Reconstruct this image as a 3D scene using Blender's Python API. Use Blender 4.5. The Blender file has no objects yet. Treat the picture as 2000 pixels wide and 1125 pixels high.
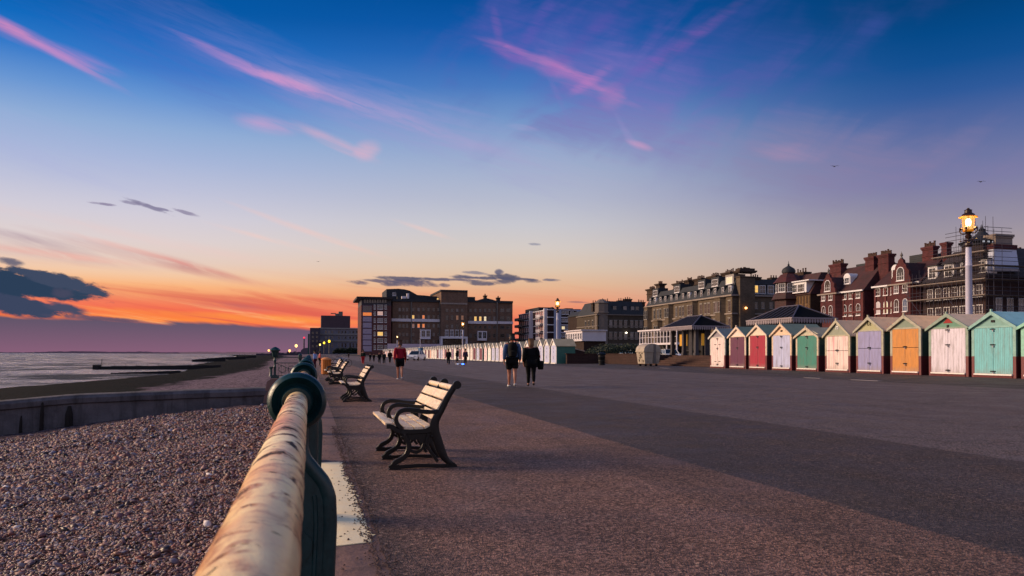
import bpy, bmesh, math, random
import numpy as np
from mathutils import Vector, Matrix, noise as mnoise
random.seed(7)
rng = np.random.default_rng(7)
R = math.radians
sc = bpy.context.scene
col = sc.collection

# ------------------------------------------------------------------ camera
CAM_Z, YAW, PITCH, ROLL, F, SHIFT = 1.2, R(14.75), R(1.2), R(0.25), 1500.0, 0.0492
cd = bpy.data.cameras.new('camera'); cam = bpy.data.objects.new('camera', cd); col.objects.link(cam)
cd.sensor_width = 36; cd.lens = 27.0; cd.shift_y = SHIFT; cd.clip_start = 0.02; cd.clip_end = 60000
Rm = Matrix.Rotation(-YAW, 3, 'Z') @ Matrix.Rotation(math.pi/2 + PITCH, 3, 'X') @ Matrix.Rotation(ROLL, 3, 'Z')
cam.matrix_world = Matrix.Translation((0, 0, CAM_Z)) @ Rm.to_4x4()
sc.camera = cam
cd.dof.use_dof = True; cd.dof.focus_distance = 10; cd.dof.aperture_fstop = 13

def ray(px, py):                        # direction of a photo point (2000 px wide measure)
    return Rm @ Vector(((px-1000)/F, (562.5-py)/F + SHIFT*2000/F, -1.0))
def atY(px, py, Y):
    d = ray(px, py); t = Y/d.y
    return Vector((d.x*t, Y, CAM_Z + d.z*t))
def atX(px, py, X):
    d = ray(px, py); t = X/d.x
    return Vector((X, d.y*t, CAM_Z + d.z*t))
def YatX(px, X, py=690): return atX(px, py, X).y
SL = 0.012
def gz(x): return SL*max(x, 0.0)        # fall of the promenade towards the sea
def onprom(px, py):
    d = ray(px, py); t = CAM_Z/(SL*d.x - d.z)
    return Vector((d.x*t, d.y*t, gz(d.x*t)))

# ------------------------------------------------------------------ colour
def lin(c): return c/12.92 if c <= 0.04045 else ((c+0.055)/1.055)**2.4
def H(s, a=1.0):
    s = s.lstrip('#'); return tuple(lin(int(s[i:i+2], 16)/255) for i in (0, 2, 4)) + (a,)
def G(r, g=None, b=None):
    return (r, r if g is None else g, r if b is None else b, 1.0)

# ------------------------------------------------------------------ node helper
class NT:
    def __init__(s, tree): s.t = tree; s.n = tree.nodes; s.l = tree.links
    def new(s, typ, **kw):
        n = s.n.new(typ)
        for k, v in kw.items(): setattr(n, k, v)
        return n
    def put(s, sock, v):
        if hasattr(v, 'is_output'): s.l.new(v, sock)
        elif v is not None: sock.default_value = v
    def m(s, op, a, b=None, c=None, clamp=False):
        n = s.new('ShaderNodeMath', operation=op, use_clamp=clamp)
        s.put(n.inputs[0], a)
        if b is not None: s.put(n.inputs[1], b)
        if c is not None: s.put(n.inputs[2], c)
        return n.outputs[0]
    def mr(s, v, a, b, c=0.0, d=1.0, smooth=False):
        n = s.new('ShaderNodeMapRange', interpolation_type='SMOOTHSTEP' if smooth else 'LINEAR')
        s.put(n.inputs[0], v)
        for i, x in enumerate((a, b, c, d)): s.put(n.inputs[i+1], x)
        return n.outputs[0]
    def mix(s, f, a, b, blend='MIX'):
        n = s.new('ShaderNodeMix', data_type='RGBA', blend_type=blend)
        s.put(n.inputs[0], f); s.put(n.inputs[6], a); s.put(n.inputs[7], b)
        return n.outputs[2]
    def ramp(s, f, stops, interp='LINEAR'):
        n = s.new('ShaderNodeValToRGB'); r = n.color_ramp; r.interpolation = interp
        while len(r.elements) > 1: r.elements.remove(r.elements[-1])
        r.elements[0].position = stops[0][0]; r.elements[0].color = stops[0][1]
        for p, c in stops[1:]:
            e = r.elements.new(p); e.color = c
        s.put(n.inputs[0], f); return n.outputs[0]
    def obj(s): return s.new('ShaderNodeTexCoord').outputs['Object']
    def wpos(s): return s.new('ShaderNodeNewGeometry').outputs['Position']
    def map(s, v, scale=(1, 1, 1), loc=(0, 0, 0), rot=(0, 0, 0)):
        n = s.new('ShaderNodeMapping'); s.put(n.inputs[0], v)
        n.inputs[1].default_value = loc; n.inputs[2].default_value = rot; n.inputs[3].default_value = scale
        return n.outputs[0]
    def noise(s, v, scale, detail=4, rough=0.55, dist=0.0, col=False):
        n = s.new('ShaderNodeTexNoise'); s.put(n.inputs['Vector'], v)
        n.inputs['Scale'].default_value = scale; n.inputs['Detail'].default_value = detail
        n.inputs['Roughness'].default_value = rough; n.inputs['Distortion'].default_value = dist
        return n.outputs[1 if col else 0]
    def vor(s, v, scale, feature='F1', out=0, rnd=1.0):
        n = s.new('ShaderNodeTexVoronoi', feature=feature); s.put(n.inputs['Vector'], v)
        n.inputs['Scale'].default_value = scale; n.inputs['Randomness'].default_value = rnd
        return n.outputs[out]
    def xyz(s, v):
        n = s.new('ShaderNodeSeparateXYZ'); s.put(n.inputs[0], v); return n.outputs
    def comb(s, x, y, z):
        n = s.new('ShaderNodeCombineXYZ')
        for i, q in enumerate((x, y, z)): s.put(n.inputs[i], q)
        return n.outputs[0]
    def bump(s, h, strength=0.3, dist=0.02):
        n = s.new('ShaderNodeBump'); s.put(n.inputs['Height'], h)
        n.inputs['Strength'].default_value = strength; n.inputs['Distance'].default_value = dist
        return n.outputs[0]

def mat(name, fn=None, color=None, rough=0.6, metal=0.0, spec=0.5, emit=None, estr=1.0):
    m = bpy.data.materials.new(name); m.use_nodes = True
    t = NT(m.node_tree); b = t.n['Principled BSDF']
    b.inputs['Roughness'].default_value = rough; b.inputs['Metallic'].default_value = metal
    b.inputs['Specular IOR Level'].default_value = spec
    if color is not None: b.inputs['Base Color'].default_value = color
    if emit is not None:
        b.inputs['Emission Color'].default_value = emit; b.inputs['Emission Strength'].default_value = estr
    if fn: fn(t, b)
    return m
def var(c, k=0.25, scale=1.5, fine=12.0, rough=0.7, bump=0.15, bd=0.01, spec=0.4, dirt=None, metal=0.0):
    """painted or mineral surface with broad and fine unevenness"""
    def fn(t, b):
        o = t.obj()
        n1 = t.noise(o, scale, 5, 0.6); n2 = t.noise(o, fine, 4, 0.65)
        f = t.m('ADD', t.m('MULTIPLY', n1, 0.6), t.m('MULTIPLY', n2, 0.4))
        lo = tuple(x*(1-k) for x in c[:3])+(1,); hi = tuple(min(1, x*(1+k)) for x in c[:3])+(1,)
        cc = t.mix(t.mr(f, 0.3, 0.7), lo, hi)
        if dirt:
            st = t.noise(t.map(o, (3, 3, 0.5)), 1.6, 6, 0.7)
            cc = t.mix(t.mr(st, 0.52, 0.75, 0, dirt[1]), cc, H(dirt[0]))
        t.put(b.inputs['Base Color'], cc)
        t.put(b.inputs['Roughness'], t.mr(n2, 0.3, 0.7, max(0, rough-0.12), min(1, rough+0.12)))
        t.put(b.inputs['Normal'], t.bump(f, bump, bd))
    return mat('paint', fn, metal=metal, spec=spec)

# ------------------------------------------------------------------ meshes
class MB:
    def __init__(s): s.v = []; s.f = []; s.mi = []; s.cur = 0
    def add(s, vs, fs):
        o = len(s.v); s.v += [tuple(v) for v in vs]
        for f in fs: s.f.append([o+i for i in f]); s.mi.append(s.cur)
        return s
    def box(s, x0, x1, y0, y1, z0, z1):
        vs = [(x, y, z) for z in (z0, z1) for y in (y0, y1) for x in (x0, x1)]
        return s.add(vs, [(0, 2, 3, 1), (4, 5, 7, 6), (0, 1, 5, 4), (2, 6, 7, 3), (0, 4, 6, 2), (1, 3, 7, 5)])
    def hexa(s, b, t):                    # bottom 4 + top 4 points
        return s.add(list(b)+list(t), [(3, 2, 1, 0), (4, 5, 6, 7), (0, 1, 5, 4), (1, 2, 6, 5), (2, 3, 7, 6), (3, 0, 4, 7)])
    def prism(s, poly, axis, a, b):       # poly 2-D, extruded along axis from a to b
        def P(p, t):
            if axis == 'Y': return (p[0], t, p[1])
            if axis == 'X': return (t, p[0], p[1])
            return (p[0], p[1], t)
        n = len(poly)
        vs = [P(p, a) for p in poly]+[P(p, b) for p in poly]
        fs = [list(range(n)), list(range(2*n-1, n-1, -1))]
        fs += [(i, i+n, (i+1) % n+n, (i+1) % n) for i in range(n)]
        return s.add(vs, fs)
    def tube(s, pts, r, n=8, caps=True, flat=None):
        pts = [Vector(p) for p in pts]; rs = r if isinstance(r, (list, tuple)) else [r]*len(pts)
        rings = []; up = None
        for i, p in enumerate(pts):
            d = (pts[min(i+1, len(pts)-1)]-pts[max(i-1, 0)]).normalized()
            if up is None:
                up = Vector((0, 0, 1)) if abs(d.z) < 0.9 else Vector((0, 1, 0))
            a = d.cross(up)
            if a.length < 1e-5: a = d.orthogonal()
            a.normalize(); up = a.cross(d).normalized()
            rings.append([p+(a*math.cos(t)+up*math.sin(t)*(flat or 1))*rs[i] for t in (2*math.pi*k/n for k in range(n))])
        vs = [v for q in rings for v in q]
        fs = [(i*n+k, i*n+(k+1) % n, (i+1)*n+(k+1) % n, (i+1)*n+k) for i in range(len(pts)-1) for k in range(n)]
        if caps: fs += [list(range(n-1, -1, -1)), list(range((len(pts)-1)*n, len(pts)*n))]
        return s.add(vs, fs)
    def lathe(s, prof, c=(0, 0, 0), axis='Z', n=20):
        def P(r, h, t):
            a, b = r*math.cos(t), r*math.sin(t)
            q = (a, b, h) if axis == 'Z' else ((a, h, b) if axis == 'Y' else (h, a, b))
            return (q[0]+c[0], q[1]+c[1], q[2]+c[2])
        vs = [P(r, h, 2*math.pi*k/n) for r, h in prof for k in range(n)]
        m = len(prof)
        fs = [(i*n+k, i*n+(k+1) % n, (i+1)*n+(k+1) % n, (i+1)*n+k) for i in range(m-1) for k in range(n)]
        fs += [list(range(n-1, -1, -1)), list(range((m-1)*n, m*n))]
        return s.add(vs, fs)
    def ribbon(s, pts, th, y0, y1):       # curved bar in the XZ plane, th = half thickness (list ok)
        n = len(pts); ths = th if isinstance(th, (list, tuple)) else [th]*n
        L, Rr = [], []
        for i, p in enumerate(pts):
            a = pts[max(i-1, 0)]; b = pts[min(i+1, n-1)]
            dx, dz = b[0]-a[0], b[1]-a[1]; l = math.hypot(dx, dz) or 1
            nx, nz = -dz/l, dx/l
            L.append((p[0]+nx*ths[i], p[1]+nz*ths[i])); Rr.append((p[0]-nx*ths[i], p[1]-nz*ths[i]))
        ym = (y0+y1)/2; c = 0.22
        vs = []
        for q, o in ((L, 1), (Rr, -1)):
            for i, p in enumerate(q): vs += [(p[0], y0+(y1-y0)*c*0.6, p[1]), (p[0], y1-(y1-y0)*c*0.6, p[1])]
        for i, p in enumerate(pts):
            sx, sz = (L[i][0]-p[0])*(1-c), (L[i][1]-p[1])*(1-c)
            vs += [(p[0]+sx, y0, p[1]+sz), (p[0]-sx, y0, p[1]-sz), (p[0]+sx, y1, p[1]+sz), (p[0]-sx, y1, p[1]-sz)]
        def idx(i): 
            l0, l1 = 2*i, 2*i+1; r0, r1 = 2*n+2*i, 2*n+2*i+1; k = 4*n+4*i
            return [l0, k, k+1, r0, r1, k+3, k+2, l1]
        fs = []
        for i in range(n-1):
            A, B = idx(i), idx(i+1)
            for k in range(8): fs.append((A[k], B[k], B[(k+1) % 8], A[(k+1) % 8]))
        fs += [idx(0)[::-1], idx(n-1)]
        return s.add(vs, fs)
    def quad(s, a, b, c, d): return s.add([a, b, c, d], [(0, 1, 2, 3)])

ORG = {}
def finish(me, smooth=None):
    bm = bmesh.new(); bm.from_mesh(me); bmesh.ops.recalc_face_normals(bm, faces=bm.faces); bm.to_mesh(me); bm.free()
    if smooth is not None:
        me.polygons.foreach_set('use_smooth', [True]*len(me.polygons))
        try: me.set_sharp_from_angle(angle=R(smooth))
        except Exception: pass
def tag(o, label=None, cat=None, group=None, kind=None):
    if label: o['label'] = label
    if cat: o['category'] = cat
    if group: o['group'] = group
    if kind: o['kind'] = kind
    return o
def root_org(p):
    while p.parent: p = p.parent
    return ORG.get(p.name, Vector((0, 0, 0)))
def part(name, mb, m, parent=None, smooth=None, local=False):
    """one mesh object; mb in world metres unless local"""
    me = bpy.data.meshes.new(name)
    o0 = Vector((0, 0, 0)) if (local or parent is None) else root_org(parent)
    me.from_pydata([(v[0]-o0.x, v[1]-o0.y, v[2]-o0.z) for v in mb.v], [], mb.f)
    ms = m if isinstance(m, (list, tuple)) else [m]
    for q in ms: me.materials.append(q)
    if len(ms) > 1: me.polygons.foreach_set('material_index', mb.mi)
    finish(me, smooth)
    o = bpy.data.objects.new(name, me); col.objects.link(o)
    if parent: o.parent = parent
    return o
def thing(name, loc, label, cat, group=None, rz=0.0):
    o = bpy.data.objects.new(name, None); col.objects.link(o); o.location = loc; o.rotation_euler.z = rz
    o.empty_display_size = 0.2
    ORG[o.name] = Vector(loc)
    return tag(o, label, cat, group)
def solo(name, mb, m, label, cat, group=None, smooth=None, kind=None):
    """single-mesh thing with its origin at the base"""
    xs = [v[0] for v in mb.v]; ys = [v[1] for v in mb.v]; zs = [v[2] for v in mb.v]
    c = ((min(xs)+max(xs))/2, (min(ys)+max(ys))/2, min(zs))
    mb.v = [(v[0]-c[0], v[1]-c[1], v[2]-c[2]) for v in mb.v]
    o = part(name, mb, m, None, smooth); o.location = c
    return tag(o, label, cat, group, kind)
def copy_tree(o, parent=None):
    c = o.copy(); col.objects.link(c)
    if parent: c.parent = parent
    for ch in o.children: copy_tree(ch, c)
    return c
def inst(src, loc, parent, rz=0.0, scale=None):
    c = copy_tree(src, parent); c.location = Vector(loc)-root_org(parent); c.rotation_euler.z = rz
    if scale: c.scale = scale
    return c
def smoothpts(pts, k=5):
    out = []; n = len(pts)
    for i in range(n-1):
        p0, p1, p2, p3 = pts[max(i-1, 0)], pts[i], pts[i+1], pts[min(i+2, n-1)]
        for j in range(k):
            t = j/k
            out.append(tuple(0.5*((2*b)+(-a+c)*t+(2*a-5*b+4*c-d)*t*t+(-a+3*b-3*c+d)*t**3) for a, b, c, d in zip(p0, p1, p2, p3)))
    out.append(tuple(pts[-1])); return out
# ------------------------------------------------------------------ people
def skin_mesh(name, nodes, edges, root, m, sub=2, parent=None):
    keys = list(nodes); ix = {k: i for i, k in enumerate(keys)}
    me = bpy.data.meshes.new(name); me.from_pydata([nodes[k][0] for k in keys], [(ix[a], ix[b]) for a, b in edges], [])
    o = bpy.data.objects.new('tmp', me); col.objects.link(o)
    md = o.modifiers.new('s', 'SKIN'); md.use_smooth_shade = True; md.branch_smoothing = .6
    for k in keys:
        v = me.skin_vertices[0].data[ix[k]]; r = nodes[k][1]; v.radius = r if isinstance(r, tuple) else (r, r); v.use_root = (k == root)
    ss = o.modifiers.new('u', 'SUBSURF'); ss.levels = sub; ss.render_levels = sub
    dg = bpy.context.evaluated_depsgraph_get(); dg.update()
    out = bpy.data.meshes.new_from_object(o.evaluated_get(dg)); bpy.data.objects.remove(o)
    out.materials.clear(); out.materials.append(m); out.name = name
    out.polygons.foreach_set('use_smooth', [True]*len(out.polygons))
    q = bpy.data.objects.new(name, out); col.objects.link(q); q.parent = parent
    return q
def cloth(c, k=.25): return var(H(c), k, 8, 60, .85, .3, .006, .2)
M_SKIN = mat('skin', color=H('a86f58'), rough=.55)
def person(px, py, hpx, label, top, legs, shoes='1a1a1c', hair='1c1512', shorts=False, coat=False, rz=0.0, stride=.18, swing=.14, fat=1.0, hood=None, long_hair=False, group=None, hood_c=None, detail=True):
    """px,py = point where the feet stand, hpx = height in photo pixels"""
    g = onprom(px, py); Hh = atY(px, py-hpx, g.y).z-g.z; s = Hh/1.76
    t = thing('person', g, label, 'person', group, rz)
    t.scale = (s, s, s)
    st = stride; sw = swing; fx = fat
    J = {'pel': ((0, 0, .96), (.165*fx, .12*fx)), 'wa': ((0, .01, 1.10), (.14*fx, .105*fx)), 'ch': ((0, .01, 1.30), (.175*fx, .12*fx)), 'up': ((0, 0, 1.43), (.13, .09)), 'nk': ((0, .015, 1.51), .055), 'jw': ((0, .03, 1.58), (.07, .075)), 'hd': ((0, .02, 1.66), (.082, .10)), 'tp': ((0, .01, 1.72), (.06, .075))}
    for n_, sx, d in (('L', -1, 1), ('R', 1, -1)):
        J['sh'+n_] = ((sx*.185*fx, 0, 1.42), .066*fx)
        J['el'+n_] = ((sx*(.225*fx), -.04+d*sw*-.4, 1.15), .048*fx); J['wr'+n_] = ((sx*.24*fx, .03+d*sw*-1, .91), .032)
        J['pm'+n_] = ((sx*.24*fx, .05+d*sw*-1.1, .84), (.022, .038))
        if detail:
            for i in range(4):
                yy = .05+d*sw*-1.1+(-.030+i*.020); J[f'fa{i}{n_}'] = ((sx*.237*fx, yy, .79), .010); J[f'fb{i}{n_}'] = ((sx*.225*fx, yy, .755+(.012 if i in (0, 3) else 0)), .009); J[f'fc{i}{n_}'] = ((sx*.207*fx, yy, .728+(.014 if i in (0, 3) else 0)), .007)
            yy = .05+d*sw*-1.1; J['ta'+n_] = ((sx*.23*fx, yy+.045, .835), .011); J['tb'+n_] = ((sx*.22*fx, yy+.065, .80), .009)
        lift = max(0, -d)*.06
        J['hp'+n_] = ((sx*.095*fx, 0, .90), .105*fx); J['kn'+n_] = ((sx*.085, d*st*.5+.03, .50+lift*.3), .062); J['cf'+n_] = ((sx*.085, d*st*.75-.02, .34+lift*.6), .056)
        J['an'+n_] = ((sx*.085, d*st, .10+lift), .038); J['to'+n_] = ((sx*.10, d*st+.14, .045+lift*.3), (.042, .028)); J['he'+n_] = ((sx*.085, d*st-.04, .045+lift), .036)
    E = [('pel', 'wa'), ('wa', 'ch'), ('ch', 'up'), ('up', 'nk'), ('nk', 'jw'), ('jw', 'hd'), ('hd', 'tp')]
    for n_ in 'LR':
        E += [('up', 'sh'+n_), ('sh'+n_, 'el'+n_), ('el'+n_, 'wr'+n_), ('wr'+n_, 'pm'+n_), ('pel', 'hp'+n_), ('hp'+n_, 'kn'+n_), ('kn'+n_, 'cf'+n_), ('cf'+n_, 'an'+n_), ('an'+n_, 'to'+n_), ('an'+n_, 'he'+n_)]
        if detail:
            for i in range(4): E += [('pm'+n_, f'fa{i}{n_}'), (f'fa{i}{n_}', f'fb{i}{n_}'), (f'fb{i}{n_}', f'fc{i}{n_}')]
            E += [('pm'+n_, 'ta'+n_), ('ta'+n_, 'tb'+n_)]
    body = skin_mesh('body', J, E, 'pel', M_SKIN, 2 if detail else 1, t)
    def sub(keys, grow, ed=None, over={}):
        q = {}
        for k in keys:
            p_, r_ = J[k]; r_ = r_ if isinstance(r_, tuple) else (r_, r_); q[k] = (p_, (r_[0]+grow, r_[1]+grow))
        q.update(over); return q, [e for e in E if e[0] in q and e[1] in q]+(ed or [])
    ks = ['pel', 'wa', 'ch', 'up']+[a+b for a in ('sh', 'el', 'wr') for b in 'LR']
    over = {}
    if coat:
        over = {'hem': ((0, -.01, .72), (.25*fx, .17)), 'pel': (J['pel'][0], (.235*fx, .16)), 'wa': (J['wa'][0], (.215*fx, .15))}
        q, e = sub(ks, .028, [('pel', 'hem')], over)
    else:
        over = {'pel': ((0, 0, .90), (.20*fx, .15*fx)), 'wa': (J['wa'][0], (.185*fx, .14*fx))}
        q, e = sub(ks, .022, None, over)
    skin_mesh('jacket' if not shorts or coat else 'top', q, e, 'pel', cloth(top), 2 if detail else 1, t)
    lk = ['pel']+[a+b for a in (('hp', 'kn') if shorts else ('hp', 'kn', 'cf', 'an')) for b in 'LR']
    over = {'pel': ((0, 0, .93), (.165*fx, .125*fx))}
    for n_ in 'LR':
        p_, r_ = J['kn'+n_]
        if shorts: h_ = J['hp'+n_][0]; over['kn'+n_] = (tuple(h_[i]+(p_[i]-h_[i])*.80 for i in range(3)), .105*fx); over['hp'+n_] = (h_, .118*fx)
        else:
            a_ = J['an'+n_][0]; over['an'+n_] = ((a_[0], a_[1]-.005, a_[2]+.01), .056)
    q, e = sub(lk, .02, None, over)
    skin_mesh('shorts' if shorts else 'trousers', q, e, 'pel', cloth(legs), 2 if detail else 1, t)
    for n_ in 'LR':
        q = {k: (J[k+n_][0], .05 if k != 'to' else (.05, .036)) for k in ('an', 'to', 'he')}
        skin_mesh('shoe', q, [('an', 'to'), ('an', 'he')], 'an', mat('shoe', color=H(shoes), rough=.5), 1, t)
    hq = {'a': ((0, -.02, 1.60), (.07, .07)), 'b': ((0, -.012, 1.67), (.094, .108)), 'c': ((0, .005, 1.735), (.07, .085))}
    he_ = [('a', 'b'), ('b', 'c')]
    if long_hair:
        hq = {'z': ((0, -.05, 1.43), (.095, .05)), 'a': ((0, -.045, 1.54), (.115, .08)), 'b': ((0, -.015, 1.66), (.112, .118)), 'c': ((0, .005, 1.735), (.08, .09))}; he_ = [('z', 'a')]+he_
    skin_mesh('hair', hq, he_, 'b', mat('hair', color=H(hair), rough=.7), 1, t)
    if detail:
        nz = MB().hexa([(-.012, .115, 1.62), (.012, .115, 1.62), (.012, .095, 1.62), (-.012, .095, 1.62)], [(-.006, .10, 1.67), (.006, .10, 1.67), (.006, .09, 1.67), (-.006, .09, 1.67)])
        part('nose', nz, M_SKIN, t, 60, True)
        for sx in (-1, 1): part('ear', MB().lathe([(.004, -.012), (.022, 0), (.018, .012), (.004, .014)], (sx*.09, .02, 1.645), 'X', 8), M_SKIN, t, 60, True)
    return t, s, g
def rel(t, s, g, rz, p): 
    c_, s_ = math.cos(rz), math.sin(rz); return Vector((g.x+s*(p[0]*c_-p[1]*s_), g.y+s*(p[0]*s_+p[1]*c_), g.z+s*p[2]))
RZ = R(-14.75)*.7
t, s, g = person(1000, 757.5, 104.5, 'man with a black backpack, blue sweater and black shorts walking beside the woman in black', '46597a', '0c0c0f', 'd8d8d8', shorts=True, rz=RZ, stride=.17, swing=.10, fat=1.12)
bp = thing('backpack', rel(t, s, g, RZ, (0, -.17, 1.0)), 'black backpack on the back of the man in shorts', 'backpack', None, RZ)
part('pack', MB().lathe([(.07, 0), (.14, .04), (.155, .12), (.16, .3), (.15, .42), (.09, .5), (.02, .51)], n=14), cloth('08080a'), bp, 60, True)
part('pocket', MB().lathe([(.05, .02), (.12, .05), (.13, .2), (.05, .25)], (0, -.09, 0), 'Z', 12), cloth('0c0c10'), bp, 60, True)
for sx in (-1, 1): part('strap', MB().tube([(sx*.11, .05, .46), (sx*.12, .13, .52), (sx*.12, .28, .48), (sx*.13, .3, .25), (sx*.14, .12, .06)], .022, 6), cloth('08080a'), bp, 60, True)
t, s, g = person(1037, 755.5, 92.5, 'woman with long fair brown hair and a loose black coat walking away beside the man', '08080b', '09090b', '101012', hair='7a583c', coat=True, rz=RZ, stride=.15, swing=.06, fat=1.18, long_hair=True)
hb = thing('handbag', rel(t, s, g, RZ, (.36, .02, .64)), 'black handbag hanging at the side of the woman in the black coat', 'handbag', None, RZ)
part('bag', MB().lathe([(.06, 0), (.1, .02), (.11, .2), (.08, .3), (.03, .31)], n=12), cloth('060608'), hb, 60, True)
part('strap', MB().tube([(-.04, 0, .3), (-.10, -.01, .55), (-.15, -.01, .82), (-.10, .03, .55), (-.02, .02, .3)], .012, 5), cloth('060608'), hb, None, True)
person(781, 743, 77, 'runner in a dark red long sleeved top and black shorts', '8c1428', '08080a', 'c8c8cc', shorts=True, rz=R(-5), stride=.16, swing=.24, fat=1.05, hair='4a2c1e')
P_ = [(876, 713.5, 32, 'person in black standing closest to the blue cabin', '0a0c0e', '0a0a0c', .02), (893, 709, 30, 'person in a dark jacket standing between the other two near the glowing board', '14161a', '101014', .12),
      (909, 712.5, 31, 'person in a dull purple jacket beside the glowing board', '3a2c44', '121014', .1), (709, 713, 30, 'walker in a dark green jacket and bright red trousers', '16281e', 'a01c24', .05),
      (741, 711, 24, 'black clad walker in the middle of the small group ahead of the runner', '0c0e12', '0c0c10', .16), (750, 712, 25, 'dark walker with a pink bag in the group ahead of the runner', '14201e', '0c0c10', .16),
      (761.5, 710, 26, 'tallest dark walker of the group, closest to the runner', '101214', '0c0c10', .2), (730, 707, 17, 'small far walker in black just beyond the group', '0c0e12', '0c0c10', .1), (723, 706.5, 17, 'small far walker in black, farther from the runner than the rest of the group', '121418', '0c0c10', .1),
      (681, 699.5, 10, 'very small lone figure far off by the dark hedge', '181a20', '101014', .05)]
for i, (px, py, h_, lab, a, b_, st) in enumerate(P_):
    person(px, py, h_, lab, a, b_, rz=R([175, 100, -20, 170, 180, 5, -15, 0, 10, 0][i]), stride=st, swing=st*.6, detail=False, hair='201812', coat=(i in (1, 6)))
# seated / leaning figure by the railing beyond the benches
person(614.5, 722, 38, 'person in a pale blue top standing by the railing behind the orange bin', '7f9ad0', '4a2030', rz=R(60), stride=.02, swing=.05, detail=False)
person(624.5, 716, 30, 'person in a pink striped top close to the one in pale blue', 'c0605a', '101014', rz=R(-80), stride=.02, swing=.05, detail=False)
# ------------------------------------------------------------------ sky
sc.view_settings.view_transform = 'Standard'; sc.view_settings.look = 'None'
sc.view_settings.exposure = 0; sc.view_settings.gamma = 1
w = bpy.data.worlds.new('World'); sc.world = w; w.use_nodes = True
T = NT(w.node_tree); BG = T.n['Background']
K = 1500.0
def UV(px, py):
    d = ray(px, py); return math.atan2(d.x, d.y)*K, d.z/math.hypot(d.x, d.y)*K
gen = T.new('ShaderNodeTexCoord').outputs['Generated']
X_, Y_, Z_ = T.xyz(gen)
U = T.m('MULTIPLY', T.m('ARCTAN2', X_, Y_), K)
hyp = T.m('SQRT', T.m('ADD', T.m('MULTIPLY', X_, X_), T.m('MULTIPLY', Y_, Y_)))
V = T.m('MULTIPLY', T.m('DIVIDE', Z_, T.m('MAXIMUM', hyp, 1e-4)), K)
def colour_column(px, table):
    vmax = 1400.0
    st = []
    for y, c in sorted(table, key=lambda q: -q[0]):
        v = UV(px, y)[1]/vmax
        st.append((min(1, max(0, v)), H(c)))
    return T.ramp(T.m('DIVIDE', V, vmax), st)
left = colour_column(300, [(692, 'c8605e'), (640, 'ff6a3c'), (624, 'ff8a3c'), (606, 'f66c4e'), (590, 'f8845c'), (574, 'faa06c'), (556, 'fbb882'), (536, 'f4c9a6'), (510, 'e8cdbe'),
     (470, 'dfd1d0'), (420, 'd2cdd9'), (370, 'c0c3da'), (310, 'a8b7da'), (250, '90add7'), (190, '6896d3'), (130, '357aca'), (70, '0f69bd'), (0, '0258a6'), (-300, '04407e'), (-1200, '0a3366')])
mid = colour_column(1000, [(692, 'c8706a'), (640, 'f47c60'), (608, 'f08c68'), (584, 'eba27c'), (556, 'e5b996'), (526, 'dec6b0'), (484, 'd5cbc5'), (440, 'c8c7ce'), (390, 'b6bbce'),
     (340, 'a6b3cf'), (290, '93a9ce'), (230, '7396c9'), (170, '4b7bc0'), (110, '2966b5'), (55, '1058a8'), (0, '044f9a'), (-300, '053a76'), (-1200, '0a3366')])
rig = colour_column(1850, [(692, 'bfa09a'), (560, 'bba39c'), (500, 'ac9c9c'), (450, '9d94a1'), (400, '8d89a1'), (350, '7a7da6'), (300, '6b75a3'), (240, '5268a0'),
     (180, '2f5a9b'), (120, '125092'), (60, '054988'), (0, '03417a'), (-300, '063564'), (-1200, '0a2c58')])
u1, u2, u3 = UV(250, 400)[0], UV(1000, 400)[0], UV(1850, 400)[0]
base = T.mix(T.mr(U, u1, u2, smooth=True), left, mid)
base = T.mix(T.mr(U, u2, u3, smooth=True), base, rig)
# coordinates for cloud texture, drawn out along the wind
uv = T.comb(T.m('DIVIDE', U, K), T.m('DIVIDE', V, K), 0.0)
def stretch(rot, sx, sy, scale, det=5, rough=0.6, loc=(0, 0, 0), dist=0.0):
    r = T.map(uv, (1, 1, 1), (0, 0, 0), (0, 0, rot))
    return T.noise(T.map(r, (sx, sy, 1), loc), scale, det, rough, dist)
NA = stretch(R(14), 1.6, 14, 3.0, 7, 0.62, (3, 1, 0), 0.4)       # fibrous
NB_ = stretch(R(10), 4, 14, 4.5, 7, 0.62, (7, 5, 0))            # puffy
NC = stretch(R(6), 1.3, 22, 2.6, 7, 0.66, (1, 9, 0), 0.5)         # long bands near the horizon
ND = stretch(R(-35), 2.0, 7, 2.0, 5, 0.6, (2, 4, 0), 0.8)
ncA = T.m('SUBTRACT', NA, 0.5); ncB = T.m('SUBTRACT', NB_, 0.5)
# banded orange cloud above the horizon
lowL = T.m('MULTIPLY', T.mr(V, UV(300, 640)[1], UV(300, 505)[1], 1, 0, True), T.mr(U, UV(600, 600)[0], UV(1150, 600)[0], 1, 0.35, True))
c1 = T.mix(T.m('MULTIPLY', T.mr(NC, 0.48, 0.66, 0, 0.95, True), lowL), base, H('df5f50'))
c1 = T.mix(T.m('MULTIPLY', T.mr(NC, 0.46, 0.30, 0, 0.9, True), lowL), c1, H('ffc488'))
cur = [c1]
NF = stretch(R(17), 4, 26, 4.0, 6, 0.55, (5, 2, 0), 0.6)          # fine fibres
NG = stretch(R(8), 9, 26, 5.0, 7, 0.62, (2, 8, 0), 0.3)          # fine ragged puffs
NH = stretch(R(-30), 2.4, 5, 3.0, 4, 0.5, (6, 4, 0), 1.0)         # turbulent veils
ncF = T.m('SUBTRACT', NF, 0.5); ncG = T.m('SUBTRACT', NG, 0.5); ncH = T.m('SUBTRACT', NH, 0.5)
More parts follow.
